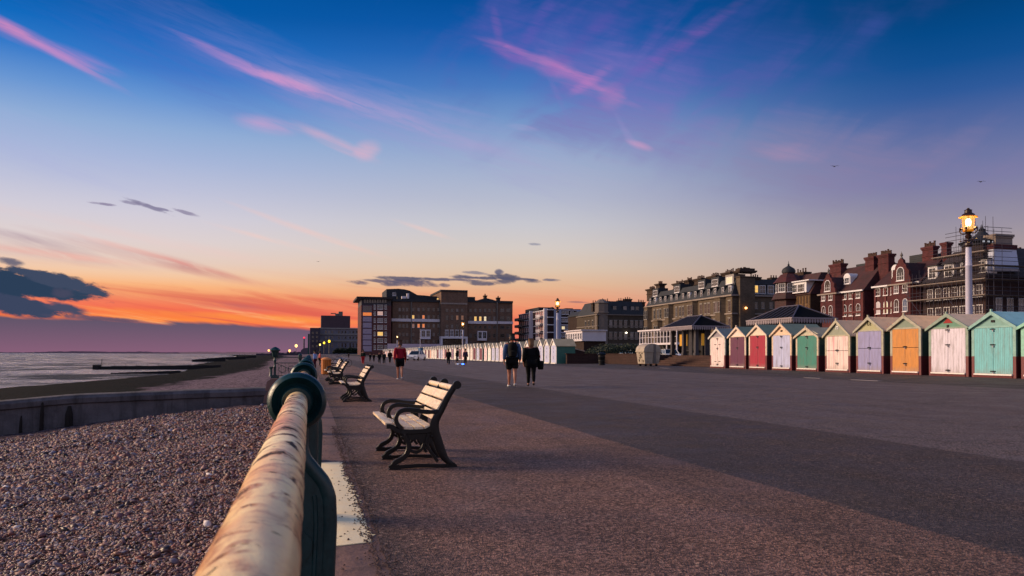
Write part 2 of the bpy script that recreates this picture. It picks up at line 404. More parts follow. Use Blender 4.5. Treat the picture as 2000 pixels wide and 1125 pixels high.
WARP = {'A': T.m('ADD', T.m('MULTIPLY', ncA, 2.6), T.m('MULTIPLY', ncF, 1.9)),
        'H': T.m('ADD', T.m('MULTIPLY', ncH, 3.6), T.m('MULTIPLY', ncA, 1.0)),
        'B': T.m('ADD', T.m('MULTIPLY', ncB, 2.6), T.m('MULTIPLY', ncG, 2.6)),
        'G': T.m('ADD', T.m('MULTIPLY', ncG, 5.0), T.m('MULTIPLY', ncB, 1.0))}
FIB = {'A': T.mr(NF, .38, .60, .28, 1.1), 'H': T.mr(T.m('ADD', T.m('MULTIPLY', NH, .6), T.m('MULTIPLY', NF, .4)), .38, .60, .45, 1.1)}
def streak(cx, cy, L, W, ang, color, a=1.0, warp=1.2, nz='A', bend=0.0, soft=(1.0, -0.25)):
    if nz in 'AH': warp = min(max(warp, .7), 1.0); L *= 1.25; W *= 1.6; soft = (1.15, -1.1)
    u0, v0 = UV(cx, cy); th = R(ang); c, s = math.cos(th), -math.sin(th)   # ang > 0 falls to the right
    du = T.m('SUBTRACT', U, u0); dv = T.m('SUBTRACT', V, v0)
    p = T.m('ADD', T.m('MULTIPLY', du, c/L), T.m('MULTIPLY', dv, s/L))
    q = T.m('ADD', T.m('MULTIPLY', du, -s/W), T.m('MULTIPLY', dv, c/W))
    if bend: q = T.m('ADD', q, T.m('MULTIPLY', T.m('MULTIPLY', p, p), bend))
    d = T.m('ADD', T.m('MULTIPLY', p, p), T.m('MULTIPLY', q, q))
    d = T.m('MULTIPLY_ADD', WARP[nz], warp, d)
    k = T.mr(d, soft[0], soft[1], 0, a, True)
    if nz in FIB: k = T.m('MULTIPLY', k, FIB[nz], None, True)
    cur[0] = T.mix(k, cur[0], H(color))
PK, MV = 'e68fc0', '8d76c0'
# soft mauve veils
streak(330, 90, 260, 60, 24, '5a68bd', 0.55, 0.9)
streak(660, 190, 420, 46, 20, '8f8fd0', 0.5, 0.9)
streak(830, 245, 300, 40, 15, 'aa9ed0', 0.6, 0.7)
streak(1120, 110, 250, 120, 18, '6c5cb2', 0.75, 1.3, 'H')
streak(960, 60, 60, 190, 10, '4e5cb0', 0.55, 1.1, 'H')
streak(1380, 130, 320, 90, -16, '5a58ae', 0.6, 1.2, 'H')
streak(1240, 210, 190, 80, 26, '8480c4', 0.6, 1.1, 'H')
streak(1500, 290, 420, 50, 8, '9588ae', 0.55, 1.0, 'H')
streak(1780, 330, 300, 60, 4, '88799e', 0.55, 1.0, 'H')
streak(60, 290, 220, 40, 10, 'aab0dc', 0.5, 0.9)
streak(1100, 330, 240, 40, 8, 'b0acc8', 0.4, 0.9)
# bright pink wisps
streak(78, 84, 125, 9, 22, PK, 1.0, 0.5, bend=0.4); streak(95, 96, 90, 5, 24, 'ee98c6', .9, .5)
streak(150, 112, 70, 10, 14, 'd78fcb', 0.7, 0.6)
streak(15, 58, 50, 11, 18, 'e78cb8', 0.8, 0.5)
streak(455, 118, 100, 8, 21, 'd595cf', 0.8, 0.5)
streak(590, 172, 110, 9, 16, 'e39cc8', 0.85, 0.5)
streak(760, 225, 200, 12, 17, 'c8a4d0', 0.7, 0.7)
streak(520, 245, 52, 13, 6, 'e0a4cc', 0.85, 0.6)
streak(655, 280, 78, 9, 22, 'efb0c4', 0.95, 0.5)
streak(715, 296, 24, 14, -30, 'f0b4c4', 0.8, 0.6, 'H')
streak(1000, 105, 55, 13, 26, 'c070bc', 0.7, 0.7)
streak(1075, 130, 42, 20, 16, 'dc84c4', 0.7, 0.8, 'H')
streak(1125, 155, 60, 16, 24, 'c47cc0', 0.7, 0.8)
streak(1150, 160, 44, 9, -32, 'cc80c2', 0.7, 0.6)
streak(1195, 185, 26, 18, 50, 'd688be', 0.7, 0.7, 'H')
streak(970, 50, 10, 26, -12, '8a62b4', 0.8, 0.7)
streak(1350, 75, 110, 10, -33, '8a5cae', 0.75, 0.8)
streak(1225, 262, 46, 6, 60, 'a496cc', 0.7, 0.7)
streak(1250, 284, 26, 6, 22, 'd8a2c6', 0.9, 0.5)
streak(1020, 249, 30, 5, 8, 'bfa6d2', 0.8, 0.5)
streak(1545, 300, 55, 13, 10, 'b490b0', 0.8, 0.7, 'H')
streak(1480, 150, 100, 22, -20, '6f5cae', 0.55, 1.0, 'H')
streak(1710, 50, 26, 16, -30, '3f52a0', 0.8, 0.7, 'H')
streak(1040, 60, 120, 10, -58, '6a5ab4', 0.7, 0.8)
streak(1160, 60, 150, 12, -42, '6454ac', 0.6, 0.9)
streak(1270, 120, 130, 9, -36, '7a5cb4', 0.6, 0.9)
streak(1060, 118, 110, 6, 20, 'dc86c0', 0.8, 0.8)
streak(1170, 172, 80, 6, 28, 'd084c0', 0.75, 0.8)
streak(1090, 190, 60, 5, 66, '8478c0', 0.6, 0.8)
streak(540, 150, 170, 5, 19, 'dc98c8', 0.7, 0.8)
streak(880, 210, 90, 4, 12, '9c98d0', 0.5, 0.8)
# low peach wisps
streak(600, 452, 140, 5, 17.5, 'ffc6b6', 0.95, 0.5, bend=-0.4)
streak(520, 466, 110, 4, 13, 'ffcbbb', 0.7, 0.6)
streak(825, 448, 60, 4, 17, 'ffcabb', 0.8, 0.5)
streak(270, 462, 260, 8, 9, 'eec8c2', 0.5, 0.9)
# greyish mauve streaks in the sunset
streak(50, 468, 110, 8, 9, 'a08398', 0.85, 0.7)
streak(60, 492, 220, 9, 5, 'c29aa2', 0.65, 0.9)
streak(280, 502, 150, 9, 12, 'bb7a84', 0.9, 0.8)
streak(350, 516, 90, 8, 13, 'a8707e', 0.75, 0.8)
streak(290, 496, 120, 5, 13, 'ff9a86', 0.8, 0.8)
streak(460, 545, 190, 7, 10, 'dd8f80', 0.6, 1.0)
streak(420, 588, 260, 12, 3, 'cf6a60', 0.65, 1.2)
streak(160, 585, 160, 14, 4, 'f0705e', 0.7, 1.0)
streak(450, 598, 60, 6, 4, 'b9676a', 0.8, 0.8)
streak(120, 498, 140, 5, 4, 'ffab98', 0.7, 0.7)
streak(470, 618, 260, 5, 2, 'ffa53e', 0.9, 0.9)
streak(300, 612, 200, 5, 1, 'ff8f45', 0.6, 0.9)
# grey bank over the sea
ed = T.mr(U, UV(0, 620)[0], UV(620, 640)[0], UV(0, 614)[1], UV(620, 641)[1])
ed = T.m('ADD', ed, T.m('MULTIPLY', ncA, 22.0))
bank = T.m('MULTIPLY', T.mr(T.m('SUBTRACT', V, ed), -5.0, 3.0, 1, 0, True), T.mr(U, UV(690, 640)[0], UV(800, 640)[0], 1, 0))
bcol = T.mix(T.mr(V, 0.0, 70.0), H('875f78'), H('555266'))
cur[0] = T.mix(bank, cur[0], bcol)
# dark clouds
DK = '34445c'
def dark(cx, cy, L, W, ang, color=DK, a=0.98, warp=1.0, bend=0.0): streak(cx, cy, L, W*(1 if W > 11 else 1.25), ang, color, a, warp*(.9 if W > 11 else .5), 'B' if W > 11 else 'G', bend, (1.0, 0.5) if W > 11 else (1.0, .1))
dark(30, 553, 150, 27, 4, '30425a', 1, 0.75); dark(-60, 548, 150, 33, 2, '2c3f58', 1, 0.7); dark(110, 548, 85, 12, 14, '3f4a62', 1, 0.7)
dark(30, 597, 80, 17, 8, '3c4660', 1, 0.8); dark(130, 603, 40, 9, 14, '4a4c64', 1, 0.8); dark(122, 572, 20, 8, 0, '45485f', 1, 0.8)
dark(20, 512, 26, 6, 8, '5a5c74', 0.9, 0.7); dark(195, 622, 90, 4, 3, '574f68', 0.9, 0.6)
for q in ((200, 398, 26, 2.4, 2, '8f86a2'), (262, 397, 26, 3, 6, '9690aa'), (292, 404, 44, 3.6, 18, '857f9c'), (318, 409, 20, 2.4, 10, '8a84a0'), (365, 416, 28, 3, 14, '948ca6'),
          (705, 553, 26, 4.5, 4, '6d5f72'), (790, 545, 62, 4.5, 3, '55556e'), (800, 553, 62, 6, 2, '5b5770'), (868, 557, 13, 4, 8, '6a6074'),
          (905, 541, 40, 4, 2, '5c5a72'), (935, 552, 34, 5.5, 4, '5b5a70'), (975, 532, 11, 6, 0, '5e5e78'), (985, 540, 36, 5.5, 2, '4c4f68'),
          (985, 550, 30, 5.5, -2, '52546c'), (1038, 549, 26, 4, 4, '5f5c70'), (1075, 547, 22, 2.6, 2, '77707e'), (1045, 477, 16, 2.5, 4, '9c9aa8'),
          (930, 533, 28, 3, 4, '8f8690'), (745, 549, 40, 3.4, 3, '6a6074'), (840, 545, 50, 3, 3, '5d5a70'), (890, 546, 60, 2.6, 2, '6a6276'), (1010, 545, 60, 3, 3, '5a586e'), (940, 543, 50, 3, 2, '55556e'), (765, 555, 26, 4, 0, '5f5a70'), (1130, 590, 24, 1.8, 2, 'b07a72')):
    dark(*q, a=0.9, warp=1.0)
# the half of the sky behind the camera: pale dusk sky with the rosy belt low down
dfront = T.m('ADD', T.m('MULTIPLY', X_, math.sin(YAW)), T.m('MULTIPLY', Y_, math.cos(YAW)))
back = T.ramp(Z_, [(0, H('c0a4a8')), (.12, H('d0b8ba')), (.3, H('a8aac6')), (.6, H('7c96c4')), (1, H('5c7cb4'))])
cur[0] = T.mix(T.mr(dfront, .60, -.25, 0, 1, True), cur[0], back)
cur[0] = T.mix(T.mr(Z_, 0.0, -.03), cur[0], H('4a434c'))
T.put(BG.inputs['Color'], cur[0]); BG.inputs['Strength'].default_value = 1.0
w.cycles.sampling_method = 'MANUAL'; w.cycles.sample_map_resolution = 512

SUN_AZ, SUN_EL = R(-66), R(20)     # azimuth from +Y (along the promenade), negative = seaward
sd = bpy.data.lights.new('sun', 'SUN'); so = bpy.data.objects.new('sun', sd); col.objects.link(so)
sd.energy = 4.6; sd.angle = R(26); sd.color = (1.0, 0.71, 0.46)
dirv = Vector((math.sin(SUN_AZ)*math.cos(SUN_EL), math.cos(SUN_AZ)*math.cos(SUN_EL), math.sin(SUN_EL)))
so.rotation_euler = dirv.to_track_quat('Z', 'Y').to_euler(); so.location = dirv*200
# ------------------------------------------------------------------ ground, beach, sea
def f_asphalt(t, b):
    o = t.wpos(); x, y, z = t.xyz(o)
    wob = t.m('MULTIPLY', t.m('SUBTRACT', t.noise(o, 0.35, 3), 0.5), 0.25)
    xx = t.m('ADD', x, wob)
    def step(a, s=0.05): return t.mr(xx, a-s, a+s, 0, 1, True)
    c = t.mix(step(3.95, .03), H('775a4f'), H('40373a'))
    c = t.mix(step(7.3, .05), c, H('5c5357'))
    c = t.mix(step(20.4, .1), c, H('383538'))
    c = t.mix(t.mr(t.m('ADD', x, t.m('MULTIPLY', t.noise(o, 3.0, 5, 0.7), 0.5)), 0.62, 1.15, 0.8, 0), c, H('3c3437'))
    big = t.noise(t.map(o, (1, 0.35, 1)), 0.28, 5, 0.6)
    c = t.mix(t.mr(big, 0.35, 0.65, 0.0, 0.3), c, H('4f4446'))
    pat = t.noise(o, 2.2, 5, 0.7)
    c = t.mix(t.mr(pat, 0.5, 0.72, 0, 0.22), c, H('6e574e'))
    v = t.vor(o, 85, 'F1', 1); r_, g_, b_ = t.xyz(v)
    g = t.mix(r_, G(.35, .33, .34), G(1.75, 1.7, 1.66))
    c = t.mix(1.0, c, g, 'MULTIPLY')
    stn = t.noise(t.map(o, (1, .5, 1)), .9, 6, .7)
    c = t.mix(t.mr(stn, .56, .72, 0, .35), c, H('352c2c'))
    v3 = t.vor(o, 52, 'F1', 1); k_ = t.xyz(v3)
    c = t.mix(1.0, c, t.mix(t.mr(k_[2], .1, .9, 0, 1, True), G(.45, .44, .46), G(1.5, 1.48, 1.45)), 'MULTIPLY')
    v2 = t.vor(o, 45, 'F1', 1); q = t.xyz(v2)
    c = t.mix(t.mr(q[1], 0.94, 1.0, 0, t.mr(x, 3.8, 4.2, .6, .25)), c, H('c0a08c'))
    c = t.mix(t.mr(t.noise(o, 18, 3, 0.8), 0.5, 0.8, 0, 0.45), c, H('2f2829'))
    wv = t.new('ShaderNodeVectorMath', operation='ADD'); t.put(wv.inputs[0], o); t.put(wv.inputs[1], t.noise(o, 1.1, 4, .6, 0, True))
    crack = t.vor(wv.outputs[0], .21, 'DISTANCE_TO_EDGE', 0)
    c = t.mix(t.mr(crack, .0, .006, .5, 0), c, H('1d191a'))
    rep = t.vor(t.map(o, (.5, .16, 1)), 1.0, 'F1', 1, 0.0); rr = t.xyz(rep)
    c = t.mix(t.mr(rr[0], .86, .87, 0, .22), c, H('2f2a2c'))
    seam = t.mr(t.m('ABSOLUTE', t.m('SUBTRACT', t.m('PINGPONG', xx, 1.67), .02)), 0, .02, .35, 0)
    c = t.mix(seam, c, H('2a2526'))
    t.put(b.inputs['Base Color'], c)
    t.put(b.inputs['Roughness'], t.mr(t.noise(o, 1.1, 3), 0.3, 0.7, 0.55, 0.9))
    d = t.vor(o, 85, 'F1', 0)
    t.put(b.inputs['Normal'], t.bump(t.m('ADD', d, t.m('MULTIPLY', t.noise(o, 30, 4), 1.4)), 0.85, 0.012))
M_ASPH = mat('asphalt', f_asphalt, spec=0.35)

def f_shingle(t, b):
    o = t.wpos(); x, y, z = t.xyz(o)
    v = t.new('ShaderNodeTexVoronoi'); t.put(v.inputs['Vector'], o); v.inputs['Scale'].default_value = 17
    cr = t.xyz(v.outputs[1])
    c = t.ramp(cr[0], [(0, H('3b2f30')), (0.25, H('54403f')), (0.5, H('7a5a50')), (0.75, H('7c6868')), (0.92, H('a08c86')), (1, H('e0d4cc'))])
    big = t.noise(o, 0.25, 4, 0.6)
    c = t.mix(t.mr(big, 0.35, 0.7, 0, 0.35), c, H('5a4a55'))
    gap = t.mr(v.outputs[0], 0.3, 0.62, 0, 0.85)
    c = t.mix(gap, c, H('171213'))
    fade = t.mr(y, 20, 70, 0, 1)
    c = t.mix(fade, c, t.mix(t.mr(t.noise(t.map(o, (1, .4, 1)), 2.2, 8, 0.8), .35, .65), H('3a3038'), H('94808a')))
    c = t.mix(1.0, c, t.mix(t.mr(t.noise(o, 7, 3, .8), .38, .62), G(.35, .33, .35), G(1.5, 1.5, 1.5)), 'MULTIPLY')
    wet = t.mr(t.m('ADD', z, t.m('MULTIPLY', t.m('SUBTRACT', t.noise(o, .12, 4), .5), 0.5)), -2.36, -2.5, 0, 1, True)
    c = t.mix(wet, c, t.mix(t.noise(o, 0.6, 5), H('060806'), H('13150e')))
    t.put(b.inputs['Base Color'], c)
    t.put(b.inputs['Roughness'], t.m('SUBTRACT', 0.95, t.m('MULTIPLY', wet, 0.1)))
    h = t.m('ADD', t.m('MULTIPLY', v.outputs[0], -0.9), t.m('MULTIPLY', t.noise(o, 5, 5, 0.7), 2.0))
    t.put(b.inputs['Normal'], t.bump(h, 1.0, 0.05))
M_SHING = mat('shingle', f_shingle, spec=0.06)

def f_pebble(t, b):
    g = t.new('ShaderNodeNewGeometry'); r = g.outputs['Random Per Island']; o = g.outputs['Position']
    c = t.ramp(r, [(0, H('1c1416')), (0.2, H('4f3634')), (0.4, H('a06a52')), (0.54, H('7a6068')), (0.68, H('92503e')), (0.82, H('b4938a')), (0.9, H('7c7f9c')), (0.985, H('a8948c')), (1, H('fff4ee'))])
    c = t.mix(t.mr(t.noise(o, 60, 3), 0.4, 0.7, 0, 0.35), c, H('3a3234'))
    n = t.noise(o, 1.2, 4)
    c = t.mix(t.mr(n, 0.4, 0.7, 0, 0.4), c, H('4a3f48'))
    t.put(b.inputs['Base Color'], c)
    t.put(b.inputs['Roughness'], t.mr(r, 0, 1, 0.38, 0.8))
M_PEB = mat('pebbles', f_pebble, spec=0.5)

SHORE = [(-40, 44), (0, 42), (120, 42), (154, 36.5), (193, 33), (230, 34), (280, 40), (335, 47), (421, 52), (517, 56), (1000, 80), (2000, 190), (2600, 300)]
def shore(y): return np.interp(y, [p[0] for p in SHORE], [p[1] for p in SHORE])
def beach_z(a, y):
    t = a/shore(y)
    z = np.interp(t, [0, .05, .14, .3, .55, .72, 1.0, 1.6, 6], [-1.02, -1.15, -1.5, -2.32, -2.78, -3.08, -3.82, -6.0, -16])
    return z
def bz(x, y):
    return float(beach_z(-x, y)) + (0.10*mnoise.noise(Vector((x*.25, y*.18, 0))) + 0.05*mnoise.noise(Vector((x*1.1, y*.8, 3))) + 0.03*mnoise.noise(Vector((x*2.6, y*2.2, 7)))) * min(1, -x*.5+.3)
ys = np.concatenate([np.arange(-12, 45, 0.45), np.geomspace(45, 2600, 110)])
ts = np.concatenate([np.linspace(0, .42, 60), np.linspace(.43, 1.25, 40), np.linspace(1.3, 6, 12)])
mb = MB(); nx = len(ts)
for y in ys:
    s_ = float(shore(y))
    for t_ in ts:
        x = -0.30 - t_*s_ + (0 if y < 300 else 0.3*y/100)
        zz = bz(min(x, -0.3), y)
        mb.v.append((x, y, zz))
for j in range(len(ys)-1):
    for i in range(nx-1):
        a = j*nx+i; mb.f.append((a, a+1, a+nx+1, a+nx)); mb.mi.append(0)
o = part('beach', mb, M_SHING, None, 60); tag(o, 'sloping shingle beach beside the promenade', None, None, 'structure')

# loose pebbles on the near beach
def pebbles():
    base = bmesh.new(); bmesh.ops.create_icosphere(base, subdivisions=1, radius=1.0)
    bv = np.array([v.co[:] for v in base.verts]); bf = np.array([[v.index for v in f.verts] for f in base.faces]); base.free()
    P = []
    for (d0, d1, n, r0, r1) in ((4.6, 9, 17000, .010, .028), (9, 15, 20000, .013, .028), (15, 24, 24000, .020, .038), (24, 36, 14000, .03, .05)):
        k = 0
        while k < n:
            d = math.sqrt(random.uniform(d0*d0, d1*d1))
            px = random.uniform(-120, 640)
            dd = ray(px, 800); az = math.atan2(dd.x, dd.y)
            x, y = d*math.sin(az), d*math.cos(az)
            if x > -0.36: continue
            P.append((x, y, random.uniform(r0, r1)*random.choices((1, 1.6, 2.4), (90, 8, 2))[0])); k += 1
    n = len(P); P = np.array(P)
    A = rng.random(n)*6.283; c, s = np.cos(A), np.sin(A)
    sx = P[:, 2]*rng.uniform(.85, 1.4, n); sy = P[:, 2]*rng.uniform(.6, 1, n); sz = P[:, 2]*rng.uniform(.32, .62, n)
    z = np.array([bz(a, b) for a, b in P[:, :2]]) + sz*rng.uniform(.1, .9, n)
    tx, ty = rng.normal(0, .3, n), rng.normal(0, .3, n)
    jit = 1+rng.uniform(-.16, .16, (n, len(bv)))
    L = bv[None]*jit[..., None]
    lx = L[..., 0]*sx[:, None]; ly = L[..., 1]*sy[:, None]; lz = L[..., 2]*sz[:, None]
    X = lx*c[:, None]-ly*s[:, None]; Y = lx*s[:, None]+ly*c[:, None]; Z = lz+X*tx[:, None]+Y*ty[:, None]
    V3 = np.stack([X+P[:, 0:1], Y+P[:, 1:2], Z+z[:, None]], -1).reshape(-1, 3)
    Fc = (bf[None]+(np.arange(n)*len(bv))[:, None, None]).reshape(-1)
    me = bpy.data.meshes.new('pebbles'); nf = n*len(bf)
    me.vertices.add(len(V3)); me.vertices.foreach_set('co', V3.astype(np.float32).ravel())
    me.loops.add(nf*3); me.loops.foreach_set('vertex_index', Fc.astype(np.int32))
    me.polygons.add(nf); me.polygons.foreach_set('loop_start', np.arange(nf, dtype=np.int32)*3)
    me.polygons.foreach_set('use_smooth', [True]*nf)
    me.update(calc_edges=True); me.validate(); me.materials.append(M_PEB)
    o = bpy.data.objects.new('pebbles', me); col.objects.link(o)
    tag(o, 'loose brown and grey beach pebbles', 'pebbles', None, 'stuff')
pebbles()

def f_sea(t, b):
    o = t.wpos()
    n1 = t.noise(t.map(o, (0.6, 1.0, 1), rot=(0, 0, R(25))), 0.16, 6, 0.62, 0.4)
    n2 = t.noise(o, 0.9, 4, 0.6)
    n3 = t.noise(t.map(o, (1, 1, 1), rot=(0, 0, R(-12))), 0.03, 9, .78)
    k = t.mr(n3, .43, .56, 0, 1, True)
    t.put(b.inputs['Base Color'], t.mix(k, H('18222c'), H('b0a6b4')))  # pale ripple colour stands in for bright sky reflected by the waves
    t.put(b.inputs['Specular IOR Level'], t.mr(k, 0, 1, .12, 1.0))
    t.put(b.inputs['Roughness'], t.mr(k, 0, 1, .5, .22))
    t.put(b.inputs['Normal'], t.bump(t.m('ADD', t.m('ADD', n1, t.m('MULTIPLY', n3, 4.0)), t.m('MULTIPLY', n2, 0.3)), 1.0, 5.0))
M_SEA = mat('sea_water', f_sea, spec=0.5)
SEA = -3.8
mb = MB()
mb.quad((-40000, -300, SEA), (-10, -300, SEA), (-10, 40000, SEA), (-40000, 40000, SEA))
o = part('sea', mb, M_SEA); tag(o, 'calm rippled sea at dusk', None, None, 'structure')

# promenade sheet and the raised ground of the town
mb = MB()
YS = [-14, 0, 10, 20, 35, 50, 80, 120, 200, 320, 520, 900, 2600]
XS = [0.44, 4, 8, 12, 20, 28, 31.0]
for y in YS:
    for x in XS: mb.v.append((x, y, gz(x)))
n = len(XS)
for j in range(len(YS)-1):
    for i in range(n-1): a = j*n+i; mb.f.append((a, a+1, a+n+1, a+n)); mb.mi.append(0)
o = part('promenade', mb, M_ASPH); tag(o, 'wide reddish asphalt promenade with darker bands', None, None, 'structure')
def f_grass(t, b):
    o = t.wpos()
    t.put(b.inputs['Base Color'], t.mix(t.noise(o, 2, 6, .7), H('20261c'), H('3c3b2c'))); t.put(b.inputs['Normal'], t.bump(t.noise(o, 8, 4), .6, .05))
M_LAWN = mat('lawn', f_grass, rough=.9)
mb = MB().quad((30.9, -14, 1.2-.03), (4000, -14, 1.17), (4000, 9000, 1.17), (30.9, 9000, 1.17))
mb.quad((30.9, -14, 0.2), (30.9, 9000, 0.2), (30.9, 9000, 1.17), (30.9, -14, 1.17))
o = part('lawn_terrace', mb, M_LAWN); tag(o, 'raised lawn and road level behind the promenade', None, None, 'structure')
mb = MB().quad((-200, 2500, 1.1), (4000, 2500, 1.1), (4000, 9000, 1.1), (-200, 9000, 1.1))
# far low coast across the bay
mb = MB(); prof = []
random.seed(3)
px = -60
while px < 660:
    h = 1.0
    if 90 < px < 300: h = 2.3 + .5*math.sin(px*.05)
    if 300 <= px < 360: h = 1.8
    if px >= 360: h = 2.0+1.4*max(0, 1-abs(px-395)/50)+ (1.0 if px > 440 else 0)
    if px < 60: h = .35
    h += random.uniform(0, .9)
    d = ray(px, 688); a = math.atan2(d.x, d.y); dist = np.interp(px, [-60, 350, 500, 660], [7800, 6200, 4200, 3400])
    prof.append((dist*math.sin(a), dist*math.cos(a), h*dist/1500+1.0)); px += 5
k = len(prof)
mb.v = [(x, y, SEA-1) for x, y, h in prof]+[(x, y, SEA+h) for x, y, h in prof]+[(x*1.12, y*1.12, SEA+h*.8) for x, y, h in prof]+[(x*1.12, y*1.12, SEA-1) for x, y, h in prof]
for i in range(k-1):
    for r in range(3): mb.f.append((r*k+i, r*k+i+1, (r+1)*k+i+1, (r+1)*k+i)); mb.mi.append(0)
o = part('far_coast', mb, mat('far_coast', color=H('5d5468'), rough=1, spec=0)); tag(o, 'low hazy coast across the bay', None, None, 'structure')

# ------------------------------------------------------------------ concrete edge, groynes
def f_conc(c1, c2, dark='1c1a1c', band=True):
    def fn(t, b):
        o = t.wpos(); x, y, z = t.xyz(o)
        n = t.noise(o, 1.3, 6, .65); c = t.mix(t.mr(n, .35, .65), H(c1), H(c2))
        st = t.noise(t.map(o, (1.6, 1.6, .16)), 1.2, 6, .7)
        c = t.mix(t.mr(st, .5, .72, 0, .8), c, H(dark))
        c = t.mix(t.mr(t.noise(o, 26, 4, .8), .5, .8, 0, .4), c, H(dark))
        t.put(b.inputs['Base Color'], c)
        t.put(b.inputs['Normal'], t.bump(t.m('ADD', n, t.noise(o, 14, 5, .7)), .5, .03))
    return fn
M_LEDGE = mat('ledge', f_conc('86655c', '6c544e', '45352f'), rough=.7)
mb = MB()
mb.box(-0.34, 0.45, -6, 38.2, -1.7, 0.0); mb.box(-0.34, 0.45, 38.2, 700, -2.2, 0.0)
mb.prism([(-.34, -.001), (-1.75, -.001), (-1.95, -.14), (-2.35, -2.6), (-.34, -2.6)], 'Y', 38.2, 46)
sw = part('sea_wall', mb, M_LEDGE); tag(sw, 'long concrete sea wall whose flat top edges the promenade', 'sea wall')
# wet patch on the ledge, its bright shine painted as pale cream
random.seed(11)
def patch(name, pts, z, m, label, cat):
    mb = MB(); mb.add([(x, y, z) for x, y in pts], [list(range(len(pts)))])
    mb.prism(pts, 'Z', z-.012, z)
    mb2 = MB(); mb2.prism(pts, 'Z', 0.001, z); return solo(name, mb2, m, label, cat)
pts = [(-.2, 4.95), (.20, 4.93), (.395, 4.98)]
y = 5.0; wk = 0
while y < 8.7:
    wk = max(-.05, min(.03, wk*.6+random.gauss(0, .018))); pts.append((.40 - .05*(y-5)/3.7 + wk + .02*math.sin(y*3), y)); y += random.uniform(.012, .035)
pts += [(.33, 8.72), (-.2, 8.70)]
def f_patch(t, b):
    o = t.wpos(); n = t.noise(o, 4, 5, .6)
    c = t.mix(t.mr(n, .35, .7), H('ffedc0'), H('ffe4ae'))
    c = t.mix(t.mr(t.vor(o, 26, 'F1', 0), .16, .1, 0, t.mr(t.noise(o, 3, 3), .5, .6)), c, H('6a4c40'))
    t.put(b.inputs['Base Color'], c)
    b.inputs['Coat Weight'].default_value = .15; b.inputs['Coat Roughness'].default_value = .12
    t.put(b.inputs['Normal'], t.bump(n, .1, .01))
patch('wet_shine_patch', pts, .006, mat('painted_wet_shine', f_patch, rough=.5, spec=.2), 'wet patch on the concrete ledge beside the railing, bright shine painted in cream', 'puddle')
# loose grit along the asphalt edge
mb = MB()
for i in range(2600):
    y = random.uniform(3.6, 13); x = .40+abs(random.gauss(0, .07))*random.choice((1, -.45)); r = random.uniform(.003, .011)
    if random.random() < .04: x = random.uniform(.1, .42)
    z0 = .007; vs = [(x+r*random.uniform(.7, 1.2)*math.cos(k*1.2566), y+r*random.uniform(.7, 1.2)*math.sin(k*1.2566), z0) for k in range(5)]+[(x, y, z0+r*.8)]
    mb.add(vs, [(0, 1, 5), (1, 2, 5), (2, 3, 5), (3, 4, 5), (4, 0, 5), (4, 3, 2, 1, 0)])
o = part('grit', mb, mat('grit', color=H('55403a'), rough=.9)); tag(o, 'loose dark grit along the asphalt edge', 'grit', None, 'stuff')

# concrete groyne running down the near beach
mb = MB(); Pts = []
for i in range(41):
    a = i/40*24.0
    x = -1.9-a
    top = np.interp(a, [0, 3, 8, 12, 16, 24], [-.42, -.48, -.62, -.95, -1.3, -1.9]) + .02*mnoise.noise(Vector((a, 0, 0)))
    yy = 38.6-.16*a
    Pts.append((x, yy, top))
prof = [(-.36, -3.5), (-.30, -.42), (-.38, -.36), (-.40, -.16), (-.30, -.03), (-.1, .02), (.12, .02), (.34, -.06), (.4, -.3), (.36, -3.5)]
m = len(prof)
for (x, yy, top) in Pts:
    for dy, dz in prof: mb.v.append((x, yy+dy, top+dz))
for i in range(len(Pts)-1):
    for k in range(m-1): mb.f.append((i*m+k, i*m+k+1, (i+1)*m+k+1, (i+1)*m+k)); mb.mi.append(0)
def f_groyne(t, b):
    f_conc('635e62', '484448', '1c1817')(t, b)
gr = solo('groyne', mb, mat('groyne', f_groyne, rough=.85), 'stained concrete groyne wall running down the near shingle beach', 'groyne', smooth=35)
def post_on_groyne(px, ytop, w_):
    x = atY(px, 800, 37.0).x
    k = (-1.9-x)/24*40; i = int(k); yy = Pts[i][1]-.5; x = atY(px, 800, yy).x
    zt = atY(px, ytop, yy).z; zb = bz(x, yy)-.3
    return MB().tube([(x, yy, zb), (x+.02, yy, zb+(zt-zb)*.7), (x+.03, yy+.02, zt)], [w_, w_*.85, w_*.4], 7)
MW = var(H('1c1614'), .5, 3, 20, .9, .5, .02)
for x, h, w_, lab in ((134, 793, .17, 'tallest black rotten timber stub against the concrete groyne'), (81, 786, .09, 'thin rotten timber stub against the concrete groyne'), (40, 812, .07, 'shortest rotten timber stub low on the concrete groyne')):
    solo('timber_stub', post_on_groyne(x, h, w_), MW, lab, 'timber post', 'timber stubs along the groyne')
MG = mat('groyne_far', color=H('17171a'), rough=.9)
mb = MB()
for i in range(22):
    x0 = -61.5+i*1.6; z = -2.85+.045*i*.5+random.uniform(-.06, .06)
    mb.box(x0, x0+1.59, 249.8+random.uniform(-.1, .1), 252, -6, z)
mb.box(-61.5, -60, 249, 252.5, -6, -2.4); mb.tube([(-59.5, 251, -2.6), (-59.5, 251, -.6)], .09, 6)
for i in range(9): mb.tube([(-56+i*3, 251, -2.8), (-56+i*3, 251, -2.25)], .06, 5)
solo('groyne', mb, MG, 'long black groyne reaching far out into the sea', 'groyne')
mb = MB()
for i in range(9): mb.box(-45.5+i*1.7, -43.81+i*1.7, 200, 201.2, -6, -3.55+.06*i)
solo('groyne', mb, MG, 'low thin groyne barely above the water, nearer than the long black one', 'groyne')
mb = MB().tube([atY(463, 707, 640), atY(463, 693, 640)], .5, 6)
solo('marker_post', mb, MG, 'thin dark marker post standing far along the shoreline', 'post')
